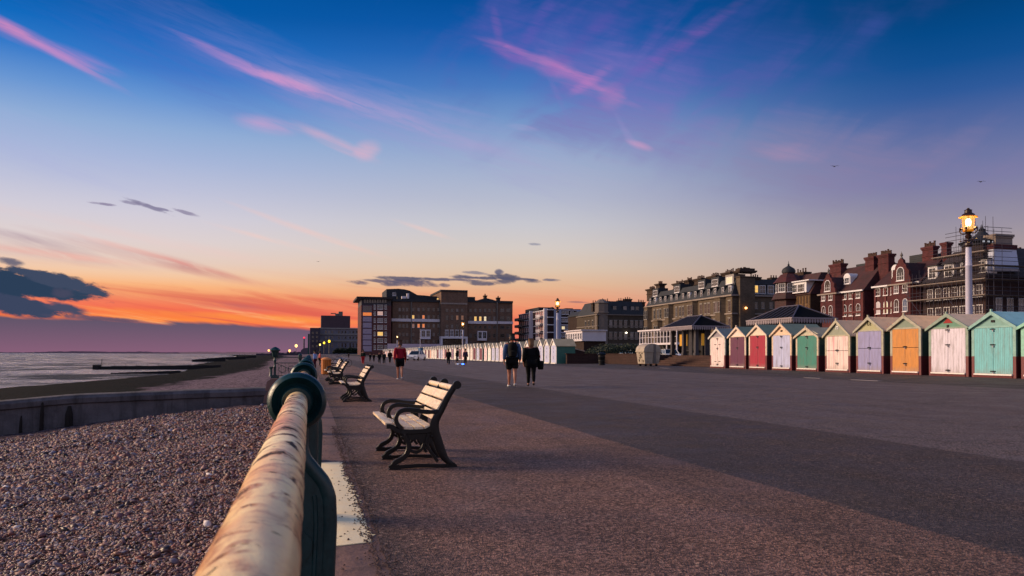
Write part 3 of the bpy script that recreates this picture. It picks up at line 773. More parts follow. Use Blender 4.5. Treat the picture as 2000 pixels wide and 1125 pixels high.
for (a, b_, yy, lab) in ((375, 440, 480, 'distant dark groyne reaching the water beyond the long black one'), (404, 480, 620, 'second distant groyne along the shoreline, beyond the marker post'), (440, 500, 800, 'farthest groyne, a thin dark step at the shoreline')):
    mb = MB()
    for k in range(10):
        p = atY(a+(b_-a)*k/10, 700, yy); q = atY(a+(b_-a)*(k+1)/10, 700, yy); mb.box(p.x, q.x-.02, yy, yy+3, -5, -2.6+k*.16)
    solo('groyne', mb, MG, lab, 'groyne')

for px, py, w_, lab in ((1590, 738.5, 1.1, 'pale metal cover flush in the asphalt in front of the striped hut'), (1692, 743, 1.5, 'longer pale metal cover flush in the asphalt in front of the orange hut'), (1300, 719, 1.4, 'thin pale metal strip in the asphalt by the narrow pinkish hut')):
    g = onprom(px, py); mb = MB().box(g.x-.12, g.x+.12, g.y-w_/2, g.y+w_/2, g.z-.02, g.z+.012)
    solo('drain_cover', mb, mat('worn_steel', color=H('8c8488'), rough=.4, metal=.5), lab, 'drain cover', 'drain covers in the asphalt')
# ------------------------------------------------------------------ railing
TX, TZ = -0.040, CAM_Z-0.162
def f_tube(t, b):
    o = t.obj()
    n = t.noise(t.map(o, (1, .6, 1)), 9, 6, .65, .6)
    c = t.mix(t.mr(n, .36, .64), H('ffe0a0'), H('e0985c'))
    c = t.mix(t.mr(t.noise(t.map(o, (1, .45, 1)), 4.5, 4, .6), .46, .64, 0, .75, True), c, H('fff0b8'))
    c = t.mix(t.mr(t.noise(t.map(o, (1, .5, 1), (5, 1, 2)), 7, 5, .6), .5, .68, 0, .7, True), c, H('d67c4c'))
    chip = t.noise(t.map(o, (1, 1.1, 1), (2.1, 0.9, .4)), 13, 5, .6, 1.0)
    chip2 = t.noise(t.map(o, (1.0, 1.3, 1), (7, 3, 1)), 34, 4, .6, .8)
    big = t.noise(t.map(o, (1, .9, 1), (3.3, 1.7, .2)), 6.5, 6, .62, .7)
    c = t.mix(t.mr(big, .54, .64, 0, .85, True), c, H('96552a'))
    chip = t.m('MAXIMUM', chip, t.m('SUBTRACT', big, .02))
    k = t.m('MAXIMUM', t.mr(chip, .585, .63, 0, 1, True), t.mr(chip2, .64, .68, 0, .85, True))
    c = t.mix(t.mr(chip, .50, .61, 0, .9, True), c, H('a8602c'))
    c = t.mix(k, c, H('20130f'))
    t.put(b.inputs['Base Color'], c)
    t.put(b.inputs['Roughness'], t.mr(k, 0, 1, .32, .8))
    t.put(b.inputs['Normal'], t.bump(t.m('SUBTRACT', t.m('MULTIPLY', n, .8), t.m('MULTIPLY', k, .9)), .6, .008))
M_TUBE = mat('worn_cream_paint', f_tube, spec=.5)
M_GREEN = var(H('0a3436'), .5, 7, 60, .38, .35, .004, .5, ('#0a1f1f', .6))
rl = thing('seafront_railing', (TX, 2.7, 0), 'long green cast iron seafront railing with a worn cream top tube', 'railing')
POSTS = [2.72+3.05*i for i in range(-1, 12)]
segs = []
mb = MB()
ny = 400; n = 28; y0, y1 = -2.5, POSTS[1]-.005
for j in range(ny+1):
    y = y0+(y1-y0)*j/ny
    for k in range(n):
        a = 2*math.pi*k/n
        r = .035*(1+.035*mnoise.noise(Vector((math.cos(a)*1.2, y*6, math.sin(a)*1.2)))+.02*mnoise.noise(Vector((math.cos(a)*3, y*18, math.sin(a)*3))))
        mb.v.append((TX+r*math.cos(a), y, TZ+r*math.sin(a)))
for j in range(ny):
    for k in range(n): mb.f.append((j*n+k, j*n+(k+1) % n, (j+1)*n+(k+1) % n, (j+1)*n+k)); mb.mi.append(0)
part('top_tube', mb, M_TUBE, rl, 60)
for i in range(1, len(POSTS)-1):
    mb = MB().tube([(TX, POSTS[i]+.03, TZ), (TX, POSTS[i+1]-.03, TZ)], .035, 20)
    part('top_tube', mb, M_TUBE, rl, 60)
ring = [(.034, -.06), (.047, -.062), (.052, -.045), (.052, -.03), (.062, -.02), (.07, -.028), (.082, -.045), (.093, -.035), (.098, -.012), (.098, .02), (.09, .05), (.07, .066), (.04, .07), (.034, .06)]
def post_halfw(z):
    return np.interp(z, [0, .05, .10, .30, .62, .71, .76, .80, .84, .88, .96], [.15, .15, .120, .118, .128, .124, .106, .074, .042, .031, .029])
def make_post(y):
    # fish-bellied cast plate with a raised rim, round neck and base
    mb = MB(); zs = [k/60*.96 for k in range(61)]
    pl = [(TX+post_halfw(z)*.88, z) for z in zs]+[(TX-post_halfw(z)*.88, z) for z in zs[::-1]]
    mb.prism(pl, 'Y', y-.022, y+.022)
    for s_ in (1, -1):
        mb.tube([(TX+s_*(float(post_halfw(z))-.018), y-.004, z) for z in zs], .027, 10, True)
    for s_ in (1, -1):
        mb.tube([(TX+s_*max(.0, float(post_halfw(z))-.062), y-.02, z) for z in zs[6:46]], .009, 6, True)
    mb.lathe([(.055, .0), (.055, .03), (.04, .05)], (TX, y-.03, .55), 'Y', 16)
    mb.tube([(TX+.028, y+.10, 0.02), (TX+.028, y+.10, TZ-.05)], .045, 14)
    mb.box(TX+.06, TX+.078, y+.08, y+.11, .62, .65); mb.box(TX+.125, TX+.142, y-.03, y+.0, .27, .32)
    mb.box(TX-.2, TX+.17, y-.09, y+.16, 0.0, .05)
    p = part('post', mb, M_GREEN, rl, 40)
    c = part('collar', MB().lathe(ring, (TX, y, TZ), 'Y', 40), M_GREEN, p, 50)
    return p
p0 = make_post(POSTS[1])
for i, y in enumerate(POSTS):
    if i == 1: continue
    c = copy_tree(p0, rl); c.location = (0, y-POSTS[1], 0)
for z in (.62, .24):
    mb = MB().tube([(TX-.06, -2.5, z), (TX-.06, POSTS[-1], z)], .02, 10); part('lower_tube', mb, M_GREEN, rl, 60)

# side fence with the capped post on the projecting bay of the sea wall
fx0, fx1, fy = -1.62, -.2, 38.9
fn_ = thing('iron_fence', (fx0, fy, 0), 'short dark ornamental iron fence with a capped post above the groyne', 'fence')
mb = MB()
mb.box(fx0-.19, fx0+.19, fy-.16, fy+.16, 0, .10); mb.box(fx0-.12, fx0+.12, fy-.12, fy+.12, .10, .16)
mb.lathe([(.07, .16), (.06, .2), (.055, .5), (.075, .54), (.05, .6), (.045, .8), (.08, .86), (.06, .9), (.05, 1.0), (.09, 1.05)], (fx0, fy, 0), 'Z', 14)
mb.lathe([(.10, .10), (.07, .16), (.06, .45), (.1, .5), (.1, .56)], (fx0-.18, fy, 0), 'Z', 12)
part('post', mb, M_GREEN, fn_, 35)
mb = MB().lathe([(.10, 1.04), (.13, 1.08), (.15, 1.2), (.19, 1.3), (.25, 1.34), (.25, 1.37), (.17, 1.45), (.08, 1.50), (.01, 1.52)], (fx0, fy, 0), 'Z', 8)
part('post_cap', mb, M_GREEN, fn_, 30)
mb = MB(); mb.tube([(fx0, fy, 1.02), (fx1, fy, 1.02)], .022, 8); part('top_rail', mb, M_GREEN, fn_)
mb = MB()
for z in (.74, .12): mb.tube([(fx0, fy, z), (fx1, fy, z)], .02, 6)
for k in range(1, 9):
    x = fx0+k*(fx1-fx0)/9; mb.tube([(x, fy, .12), (x, fy, .74)], .009, 5)
for k in range(3):
    cx = fx0+.35+k*.42; mb.tube([(cx+.17*math.cos(a*.6283), fy, .43+.17*math.sin(a*.6283)) for a in range(11)], .013, 5, False)
mb.tube([(fx0, fy, .74), (fx0+.7, fy, .45), (fx0+.9, fy, .12)], .014, 5)
part('panel', mb, M_GREEN, fn_)
c2 = MB().lathe([(.06, 0), (.06, .9), (.1, .95), (.1, 1.12), (.03, 1.2)], (fx1-.25, fy, 0), 'Z', 12); part('post', c2, M_GREEN, fn_, 35)

# ------------------------------------------------------------------ benches
M_IRON = var(H('08090b'), .5, 6, 50, .42, .3, .003, .4)
def f_wood(t, b):
    o = t.obj(); g = t.noise(t.map(o, (1, .12, 1)), 45, 5, .6, .5); n = t.noise(o, 5, 5, .6)
    c = t.mix(t.mr(g, .3, .7), H('fff0cf'), H('e6c39a'))
    c = t.mix(t.mr(n, .45, .7, 0, .6), c, H('caa59a'))
    c = t.mix(t.mr(t.noise(o, 22, 4), .6, .72, 0, .6), c, H('6e4a38'))
    t.put(b.inputs['Base Color'], c); t.put(b.inputs['Normal'], t.bump(g, .25, .004))
M_WOOD = mat('bench_wood', f_wood, rough=.42, spec=.5)
def bench_end(mb, y0, y1):
    S = smoothpts
    # sweeping back leg and back support up to the scroll
    pts = S([(.68, .025), (.60, .075), (.545, .16), (.50, .29), (.465, .40), (.475, .50), (.535, .60), (.605, .74), (.685, .865)], 5)
    n = len(pts); th = [float(np.interp(i/(n-1), [0, .12, .25, .5, .6, .75, 1], [.02, .03, .045, .05, .045, .032, .028])) for i in range(n)]
    mb.ribbon(pts, th, y0, y1)
    mb.tube([(.70, y0-.004, .865), (.70, y1+.004, .865)], .044, 16)
    # seat rail
    mb.ribbon(S([(-.03, .445), (.02, .44), (.08, .40), (.16, .385), (.30, .385), (.42, .395), (.47, .43)], 5), .024, y0, y1)
    mb.prism([(.09, .39), (.46, .40), (.45, .28), (.36, .22), (.30, .30), (.22, .30), (.16, .27), (.12, .33)], 'Y', y0+.012, y1-.012)
    # front leg with S sweep
    mb.ribbon(S([(.0, .02), (.06, .07), (.14, .115), (.185, .17), (.20, .25), (.165, .33), (.12, .385)], 5), [.018]*4+[.026]*24+[.03]*3, y0, y1)
    mb.prism([(-.01, 0), (.12, 0), (.10, .05), (.03, .04)], 'Y', y0, y1)
    mb.prism([(.60, 0), (.71, 0), (.70, .035), (.60, .08)], 'Y', y0, y1)
    # inner brace and floor bar
    mb.ribbon(S([(.20, .2), (.27, .17), (.33, .2), (.36, .27)], 4), .016, y0, y1)
    mb.ribbon(S([(.40, .36), (.38, .28), (.41, .20), (.45, .14), (.50, .07)], 4), .016, y0, y1)
    mb.ribbon([(.06, .02), (.3, .032), (.64, .02)], .018, y0+.006, y1-.006)
    # arm rest
    mb.ribbon(S([(.50, .595), (.46, .585), (.36, .588), (.24, .607), (.15, .608), (.09, .58), (.065, .52), (.085, .46), (.13, .415)], 5), [.02]*8+[.023]*33, y0-.004, y1+.004)
    mb.ribbon(S([(.52, .57), (.49, .54), (.475, .50), (.44, .44), (.38, .405)], 4), .013, y0, y1)
    for q in ((.125, .335), (.435, .335)): mb.lathe([(.014, -.008), (.012, -.014), (.004, -.016)], (q[0], y0, q[1]), 'Y', 8)
BL = 1.62
bench = thing('park_bench', (.80, 7.95, gz(1)), 'large near promenade bench with black iron ends and sunlit wooden slats', 'bench', 'benches along the railing')
bx, by, bzz = .80, 7.95, gz(1)
def L(mb):
    mb.v = [(v[0]+bx, v[1]+by, v[2]+bzz) for v in mb.v]; return mb
for y0 in (0, BL/2-.022, BL-.045):
    mb = MB(); bench_end(mb, y0, y0+.045); part('iron_frame', L(mb), M_IRON, bench, 45)
def slat(x0, z0, x1, z1, t_=.022):
    dx, dz = x1-x0, z1-z0; l = math.hypot(dx, dz); nx, nz = -dz/l*t_, dx/l*t_
    c = .12
    poly = [(x0+nx*.3, z0+nz*.3), (x0+nx+dx*c*.3, z0+nz+dz*c*.3), (x1+nx-dx*c*.3, z1+nz-dz*c*.3), (x1+nx*.3, z1+nz*.3), (x1, z1), (x0, z0)]
    return MB().prism(poly, 'Y', .012, BL-.012)
for q in ((-.045, .455, .035, .455), (.045, .45, .135, .415), (.148, .412, .245, .405), (.258, .405, .35, .41), (.363, .412, .44, .425)):
    part('seat_slat', L(slat(*q, .026)), M_WOOD, bench)
for q in ((.455, .50, .495, .585), (.505, .598, .562, .69), (.570, .705, .625, .79)):
    part('back_slat', L(slat(*q, .024)), M_WOOD, bench)
part('top_rail', L(MB().tube([(.665, .04, .835), (.665, BL-.04, .835)], .03, 12)), M_WOOD, bench, 50)
for i, (dy, lab) in enumerate(((11.35, 'second bench from the camera, alone on the asphalt behind the large near bench'), (22.4, 'third bench from the camera, in front of the orange bin'), (26.2, 'fourth bench from the camera, just beside the orange bin'), (38.0, 'fifth and farthest bench, mostly hidden behind the orange bin'))):
    c = copy_tree(bench); c.location = (.80+(.0, -.06, -.12, .3)[i], 7.95+dy, bzz); c['label'] = lab
# ------------------------------------------------------------------ beach huts
def f_hutwall(t, b):
    o = t.wpos(); x, y, z = t.xyz(o)
    n = t.noise(o, 2.5, 5, .6)
    base = t.mix(t.mr(z, 1.205, 1.215), H('5a1d24'), H('2f4d43'))
    c = t.mix(t.mr(n, .35, .7, 0, .5), base, H('1d1c1c'))
    gr = t.m('PINGPONG', z, 0.07)
    t.put(b.inputs['Base Color'], c); t.put(b.inputs['Normal'], t.bump(t.mr(gr, 0, .01), .6, .01))
M_HW = mat('hut_wall', f_hutwall, rough=.55)
def trim_mat(top, low='6a2a30'):
    def fn(t, b):
        o = t.wpos(); x, y, z = t.xyz(o)
        n = t.noise(o, 5, 5, .65)
        c = t.mix(t.mr(z, 1.205, 1.215), H(low), H(top))
        c = t.mix(t.mr(n, .45, .75, 0, .45), c, H('4a4540'))
        t.put(b.inputs['Base Color'], c); t.put(b.inputs['Normal'], t.bump(n, .2, .01))
    return mat('trim', fn, rough=.5)
def door_mat(c, planks=0, stripes=None):
    def fn(t, b):
        o = t.wpos(); x, y, z = t.xyz(o)
        n = t.noise(t.map(o, (1, 1, .35)), 6, 6, .7)
        cc = t.mix(t.mr(n, .3, .7), tuple(q*.78 for q in H(c)[:3])+(1,), H(c))
        if stripes: cc = t.mix(t.mr(t.noise(t.map(o, (1, 1, .03)), 3.2, 2, .5), .45, .55, 0, .8), cc, H(stripes))
        cc = t.mix(t.mr(t.noise(o, 16, 5, .75), .56, .78, 0, .5), cc, tuple(q*.45 for q in H(c)[:3])+(1,))
        dr = t.noise(t.map(o, (2, 2, .25)), 3.5, 5, .7)
        cc = t.mix(t.mr(dr, .50, .70, 0, .55), cc, H('6a5c52'))
        cc = t.mix(t.mr(t.m('ADD', z, t.m('MULTIPLY', n, .35)), .95, .60, 0, .5, True), cc, H('8a7c74'))
        h = t.m('MULTIPLY', n, .3)
        if planks:
            g = t.mr(t.m('PINGPONG', y, planks/2), 0, .012)
            cc = t.mix(t.mr(g, 0, 1, .55, 0), cc, H('3a3c40')); h = t.m('ADD', h, g)
        t.put(b.inputs['Base Color'], cc); t.put(b.inputs['Normal'], t.bump(h, .5, .012))
    return mat('door_paint', fn, rough=.42)
M_HASP = mat('hasp', color=H('17171a'), rough=.4, metal=.6)
M_LOCK = mat('padlock', color=H('b9bcc4'), rough=.25, metal=.9)
HX = 27.3; HB = gz(HX)
SPEC = [ # x far, x near, ridge y, door top y, door, gable, roof, trim, planks, split, label
 (1387.4, 1416.8, 641.4, 660, 'f2dcd8', '8e8790', '68757a', 'cfcac2', 0, 0, 'narrow hut with pinkish white doors and a grey gable, next to the shelter'),
 (1424.8, 1457, 638, 658.3, '64304e', 'e6cfc4', '65786e', 'e0cbb6', 0, 0, 'hut with dull maroon purple doors and a pale cream gable'),
 (1463, 1498, 634, 655.3, 'a8243e', 'dccbb8', '65786e', 'e0cbb6', 0, 0, 'hut with crimson red doors'),
 (1508, 1546.5, 632, 655, 'bcc2e6', 'e0bfa4', '6e7e74', 'd9bfa4', 0, 0, 'hut with pale lavender and sky blue doors and a peach gable'),
 (1555, 1599, 639, 655.5, '3c8678', 'b6b3a0', '8c8c80', 'c4b49e', 0, 0, 'hut with plain teal green doors'),
 (1612, 1661, 625, 656.8, 'f0dcd6', '8f9484', 'c4aa92', 'b4ac94', 0, 1, 'hut with pink and white striped doors and a small white number'),
 (1672.8, 1726, 618.7, 647, '9896c4', 'a5a37e', 'd0b296', 'a8a492', 0, 1, 'hut with lilac blue split doors and an olive gable'),
 (1739.5, 1799.5, 615.3, 642.5, 'd08a40', '7c8a7c', 'e0bc98', 'a8a492', 0, 1, 'hut with orange split doors'),
 (1814.8, 1892, 612.5, 641.7, 'e4dcec', '5f8a78', 'd8bca4', '86998c', .085, 0, 'hut with white boarded doors and a red triangle in its green gable'),
 (1898.5, 1985, 608, 640, '76c4cc', '76a09c', '94c6cc', '84b0aa', .085, 0, 'largest hut, with aqua boarded doors and an aqua roof'),
 (1995, 2110, 604, 636, 'e6e6e0', '6aa494', '7ab8b8', '8ac4b0', 0, 0, 'hut cut off by the picture edge beside the aqua one')]
def hut_geo(ya, yb, zr, ze, zd):
    """front plane HX facing the sea, from ya (near) to yb (far)"""
    return ya, yb
def build_hut(ya, yb, zr, zd, doorc, gabc, roofc, trimc, planks, split, label, depth=2.35):
    yc = (ya+yb)/2; W = yb-ya; z0 = HB
    t = thing('beach_hut', (HX, yc, z0), label, 'beach hut', 'painted beach huts on the promenade')
    pitch = (zr-zd-.01)/(W/2+.10)
    pitch = min(max(pitch, .5), .95); ze = zr-pitch*W/2
    fr = HX; bk = HX+depth; tk = .05
    mb = MB(); mb.prism([(ya+.02, z0), (yb-.02, z0), (yb-.02, ze-.03), (yc, zr-.05), (ya+.02, ze-.03)], 'X', fr+.06, bk)
    part('wall', mb, M_HW, t)
    ov = .10; rf = MB()
    for s in (-1, 1):
        ye = yc+s*(W/2+ov); z_e = ze-pitch*ov
        rf.prism([(yc, zr), (ye, z_e), (ye, z_e-tk), (yc, zr-tk)], 'X', fr-.06, bk+.08)
    r = part('roof', rf, var(H(roofc), .2, 3, 40, .75, .3, .004, .4), t)
    bb = MB(); bw = .13
    for s in (-1, 1):
        ye = yc+s*(W/2+ov); z_e = ze-pitch*ov
        bb.prism([(yc, zr+.02), (ye+s*.02, z_e+.01), (ye+s*.02, z_e-bw*.8), (yc, zr-bw*1.15)], 'X', fr-.13, fr-.07)
    bb.box(fr-.135, fr-.062, yc-.035, yc+.035, zr-.16, zr+.09)
    tm = trim_mat(trimc)
    part('bargeboard', bb, tm, r)
    fm = MB(); pw = min(.14, W*.08)
    fm.box(fr-.02, fr+.055, ya, ya+pw, z0, ze+.02); fm.box(fr-.02, fr+.055, yb-pw, yb, z0, ze+.02)
    fm.box(fr-.025, fr+.055, ya+pw, yb-pw, zd, zd+.07)
    part('corner_board', fm, tm, t)
    g = MB().prism([(ya+.02, zd+.07), (yb-.02, zd+.07), (yb-.02, max(ze-.03, zd+.075)), (yc, zr-.06), (ya+.02, max(ze-.03, zd+.075))], 'X', fr-.005, fr+.05)
    part('gable', g, var(H(gabc), .22, 3, 25, .6, .3, .006), t)
    part('plinth', MB().box(fr-.05, fr+.055, ya+pw, yb-pw, z0, z0+.10), var(H('5c2226'), .25, 3, 20), t)
    sl = MB().box(fr-.085, fr+.0, ya+pw+.01, yb-pw-.01, z0+.102, z0+.16)
    part('sill', sl, var(H('e8e0dc'), .12, 3, 20, .4), t)
    dm = door_mat(doorc, planks, 'e0909a' if 'striped' in label else None)
    dz0 = z0+.165; gaps = .008; a0, a1 = ya+pw+.01, yb-pw-.01; ym = (a0+a1)/2
    leaves = []
    for (p, q) in ((a0, ym-gaps), (ym+gaps, a1)):
        zm = dz0+(zd-dz0)*.56
        lv = MB()
        if split:
            lv.box(fr-.022, fr+.03, p, q, dz0, zm-.012); lv.box(fr-.022, fr+.03, p, q, zm+.012, zd-.008)
        else: lv.box(fr-.022, fr+.03, p, q, dz0, zd-.008)
        leaves.append(part('door', lv, dm, t))
    gapb = MB().box(fr+.031, fr+.05, a0, a1, dz0, zd-.008); part('door_gap', gapb, M_HASP, t)
    hs = (.58, .18) if split else (.97, .63, .05)
    for f_ in hs:
        z = dz0+(zd-dz0)*f_
        h = MB().box(fr-.045, fr-.023, ym-.12, ym+.13, z-.022, z+.022); h.box(fr-.06, fr-.023, ym-.03, ym+.03, z-.03, z+.03)
        hh = part('hasp', h, M_HASP, leaves[1])
        k = MB().box(fr-.085, fr-.047, ym-.065, ym-.012, z-.10, z-.035); k.tube([(fr-.066, ym-.055, z-.035), (fr-.066, ym-.055, z-.01), (fr-.066, ym-.022, z-.01), (fr-.066, ym-.022, z-.035)], .006, 5)
        part('padlock', k, M_LOCK, leaves[1])
    return t, (ya, yb, yc, zr, zd, ze, W)
for sp in SPEC:
    xf, xn, yr, yd = sp[:4]
    yb = YatX(xf, HX); ya = YatX(xn, HX)
    zr = atX((xf+xn)/2, yr, HX).z; zd = atX((xf+xn)/2, yd, HX).z
    t, (ya, yb, yc, zr, zd, ze, W) = build_hut(ya, yb, zr, zd, *sp[4:])
    if 'striped' in sp[-1]:      # white number plate marks
        m = MB(); z = (zd+zr)/2+.05
        for (a, b_, c, d) in ((-.11, -.08, -.12, .12), (.06, .09, -.12, .12), (-.08, .06, .02, .05), (-.02, .01, -.12, .02), (-.06, .05, .12, .16)): m.box(HX-.03, HX-.006, yc-b_, yc-a, z+c, z+d)
        part('number', m, mat('white_paint', color=G(.8)), t)
    if 'olive' in sp[-1]:
        m = MB(); z = (zd+zr)/2+.02
        for (a, b_, c, d) in ((-.13, -.10, -.09, .12), (-.10, -.03, .09, .12), (-.10, -.03, -.09, -.06), (.03, .06, -.09, .12), (.06, .12, .09, .12), (.06, .11, 0, .03), (.06, .12, -.09, -.06)): m.box(HX-.03, HX-.006, yc-b_, yc-a, z+c, z+d)
        part('number', m, M_HASP, t)
    if 'triangle' in sp[-1]:
        part('red_triangle', MB().prism([(yc-.27, zr-.42), (yc+.27, zr-.42), (yc, zr-.18)], 'X', HX-.02, HX-.006), var(H('8e2424'), .3), t)
        part('vent', MB().box(HX-.035, HX-.006, yc-.05, yc+.05, zr-.62, zr-.50), M_HASP, t)
    if 'largest' in sp[-1] or 'peach' in sp[-1]:
        part('plaque', MB().box(HX-.03, HX-.006, yc-.09, yc+.09, zd+.22, zd+.32), M_HASP, t)
    if 'pinkish' in sp[-1]:
        
        for z in (HB+.45, HB+1.62):
            for s in (-1, 1): part('hinge', MB().box(HX-.035, HX-.023, yc+s*.28-.14, yc+s*.28+.14, z-.02, z+.02), M_HASP, t)

# long far row: one built, the rest copied with their own doors
far_cols = [('f0e4e6', 'white'), ('b9bedd', 'pale lilac'), ('e8b9a6', 'peach'), ('e9dcd6', 'cream'), ('6f3346', 'maroon'), ('e6c9d0', 'pink'), ('c8d4e2', 'pale blue'), ('f0ece6', 'chalk white'), ('8a6a86', 'mauve'), ('d9c4a8', 'sand')]
FX = 23.9; FB = gz(FX)
dmats = [var(H(c), .15, 3, 20, .5) for c, _ in far_cols]
rmat = [var(H('5f7370'), .2, 3, 20, .7), var(H('b9a684'), .2, 3, 20, .7)]
ftrim = var(H('e9e2dc'), .12, 3, 20, .5); M_SIDE = var(H('35665a'), .2, 3, 20, .6)
def far_hut_geo():
    W = 1.75; h = 2.5; e = 1.85
    wall = MB().prism([(-W/2, 0), (W/2, 0), (W/2, e), (0, h-.04), (-W/2, e)], 'X', .05, 2.0)
    roof = MB()
    for s in (-1, 1): roof.prism([(0, h), (s*(W/2+.1), e-.07), (s*(W/2+.1), e-.12), (0, h-.05)], 'X', -.08, 2.08)
    front = MB(); front.box(-.01, .045, -W/2, -W/2+.12, 0, e); front.box(-.01, .045, W/2-.12, W/2, 0, e)
    front.prism([(-W/2, e-.02), (W/2, e-.02), (0, h-.07)], 'X', -.005, .045)
    for s in (-1, 1): front.prism([(0, h+.01), (s*(W/2+.1), e-.07), (s*(W/2+.1), e-.17), (0, h-.13)], 'X', -.12, -.081)
    front.box(-.07, 0, -W/2+.1, W/2-.1, 0, .12)
    door = MB(); door.box(-.015, .03, -W/2+.13, -.01, .13, e-.03); door.box(-.015, .03, .01, W/2-.13, .13, e-.03)
    hasp = MB(); hasp.box(-.04, -.016, -.09, .09, 1.15, 1.2); hasp.box(-.04, -.016, -.09, .09, .55, .6)
    return wall, roof, front, door, hasp
fw = far_hut_geo()
proto = thing('beach_hut', (0, 0, 0), 'x', 'beach hut', 'small huts in the long far row')
ORG[proto.name] = Vector((0, 0, 0))
part('wall', fw[0], M_SIDE, proto); part('roof', fw[1], rmat[0], proto); part('front_frame', fw[2], ftrim, proto)
dd = part('door', fw[3], dmats[0], proto); part('hasp', fw[4], M_HASP, dd)
ordn = ['first', 'second', 'third', 'fourth', 'fifth', 'sixth', 'seventh', 'eighth', 'ninth', 'tenth', 'eleventh', 'twelfth', 'thirteenth', 'fourteenth', 'fifteenth', 'sixteenth', 'seventeenth', 'eighteenth', 'nineteenth', 'twentieth']
tens = ['twenty', 'thirty', 'forty', 'fifty', 'sixty', 'seventy', 'eighty']
def ordw(i):
    if i < 20: return ordn[i]
    if i % 10 == 9: return {29: 'thirtieth', 39: 'fortieth', 49: 'fiftieth', 59: 'sixtieth', 69: 'seventieth', 79: 'eightieth'}[i]
    return tens[(i//10)-2]+'-'+ordn[i % 10]
random.seed(5)
y = 74.2; i = 0; ylist = []
seq = [1, 1, 0, 5, 3, 2, 1, 3, 2, 5, 0, 0, 7, 5, 4, 0, 4, 3, 7, 2, 5, 4, 0, 7, 8, 3, 9]
while y < 262:
    if 166 < y < 170.5: y += 4.2; continue       # place of the blue hut
    ylist.append(y); y += 2.28 + (.7 if i in (2, 4, 13) else 0); i += 1
fdy = Vector((0, 0, 0))
for i, y in enumerate(ylist):
    k = seq[i] if i < len(seq) else random.choice([0, 7, 5, 3, 2, 4, 0, 7])
    o = proto if i == 0 else copy_tree(proto)
    o.location = (FX+random.uniform(-.02, .02)+.0*y, y, gz(FX)-.01)
    s = random.uniform(.97, 1.03); o.scale = (1, 1, s)
    o['label'] = f'small hut with {far_cols[k][1]} doors, {ordw(i)} from the near end of the far row'
    for ch in o.children:
        if ch.name.startswith('door'):
            if i: ch.data = ch.data.copy()
            if k: ch.data.materials[0] = dmats[k]
        if ch.name.startswith('roof') and (i < 6 or 28 <= i <= 36):
            ch.data = ch.data.copy(); ch.data.materials[0] = rmat[1]  # lighter roof copy paints lamp glow on huts close to the street lamps
    if i in (0, 1):
        q = MB()
        for z in (1.55, .75): q.prism([(-.07, z), (0, z-.09), (.07, z), (.035, z+.05), (0, z+.02), (-.035, z+.05)], 'X', -.03, -.017)
        part('heart_sign', q, mat('heart', color=H('a03040' if i == 0 else '304070')), o, local=True)
b = MB().box(FX-.6, FX+1.8, 166.9, 170.2, gz(FX), gz(FX)+2.1); b.box(FX-.7, FX+1.9, 166.8, 170.3, gz(FX)+2.1, gz(FX)+2.25); b.box(FX-.64, FX-.61, 167.2, 168.4, .4, 2.1)
solo('kiosk', b, var(H('2f5d88'), .2), 'plain blue cabin standing between the far beach huts', 'cabin')
# ------------------------------------------------------------------ building kit
TB = 1.2                                   # town ground level
def glass(name, c='1a2026', rough=.08):
    return mat(name, color=H(c), rough=rough, spec=1.0)
M_GL = glass('window_glass')
def f_glvar(t, b):
    g = t.new('ShaderNodeObjectInfo').outputs['Random']
    t.put(b.inputs['Base Color'], t.ramp(g, [(0, H('15191e')), (.5, H('2a2d33')), (.8, H('55555c')), (1, H('8c8685'))], 'CONSTANT'))
M_GLV = mat('window_glass', f_glvar, rough=.12, spec=1.0)
def lit(c, s): return mat('lit_window', color=G(.05), rough=.3, emit=H(c), estr=s)
LY, LO, LW = lit('ffc765', 1.0), lit('ff8a35', .85), lit('ffe4b0', .95)
LD = lit('c98a6a', .35)
M_WF = var(H('d9d6da'), .1, 3, 20, .5); M_DF = var(H('6a625c'), .2, 3, 20, .7); M_GF = var(H('8a8480'), .15, 3, 20, .6)
WC = {}
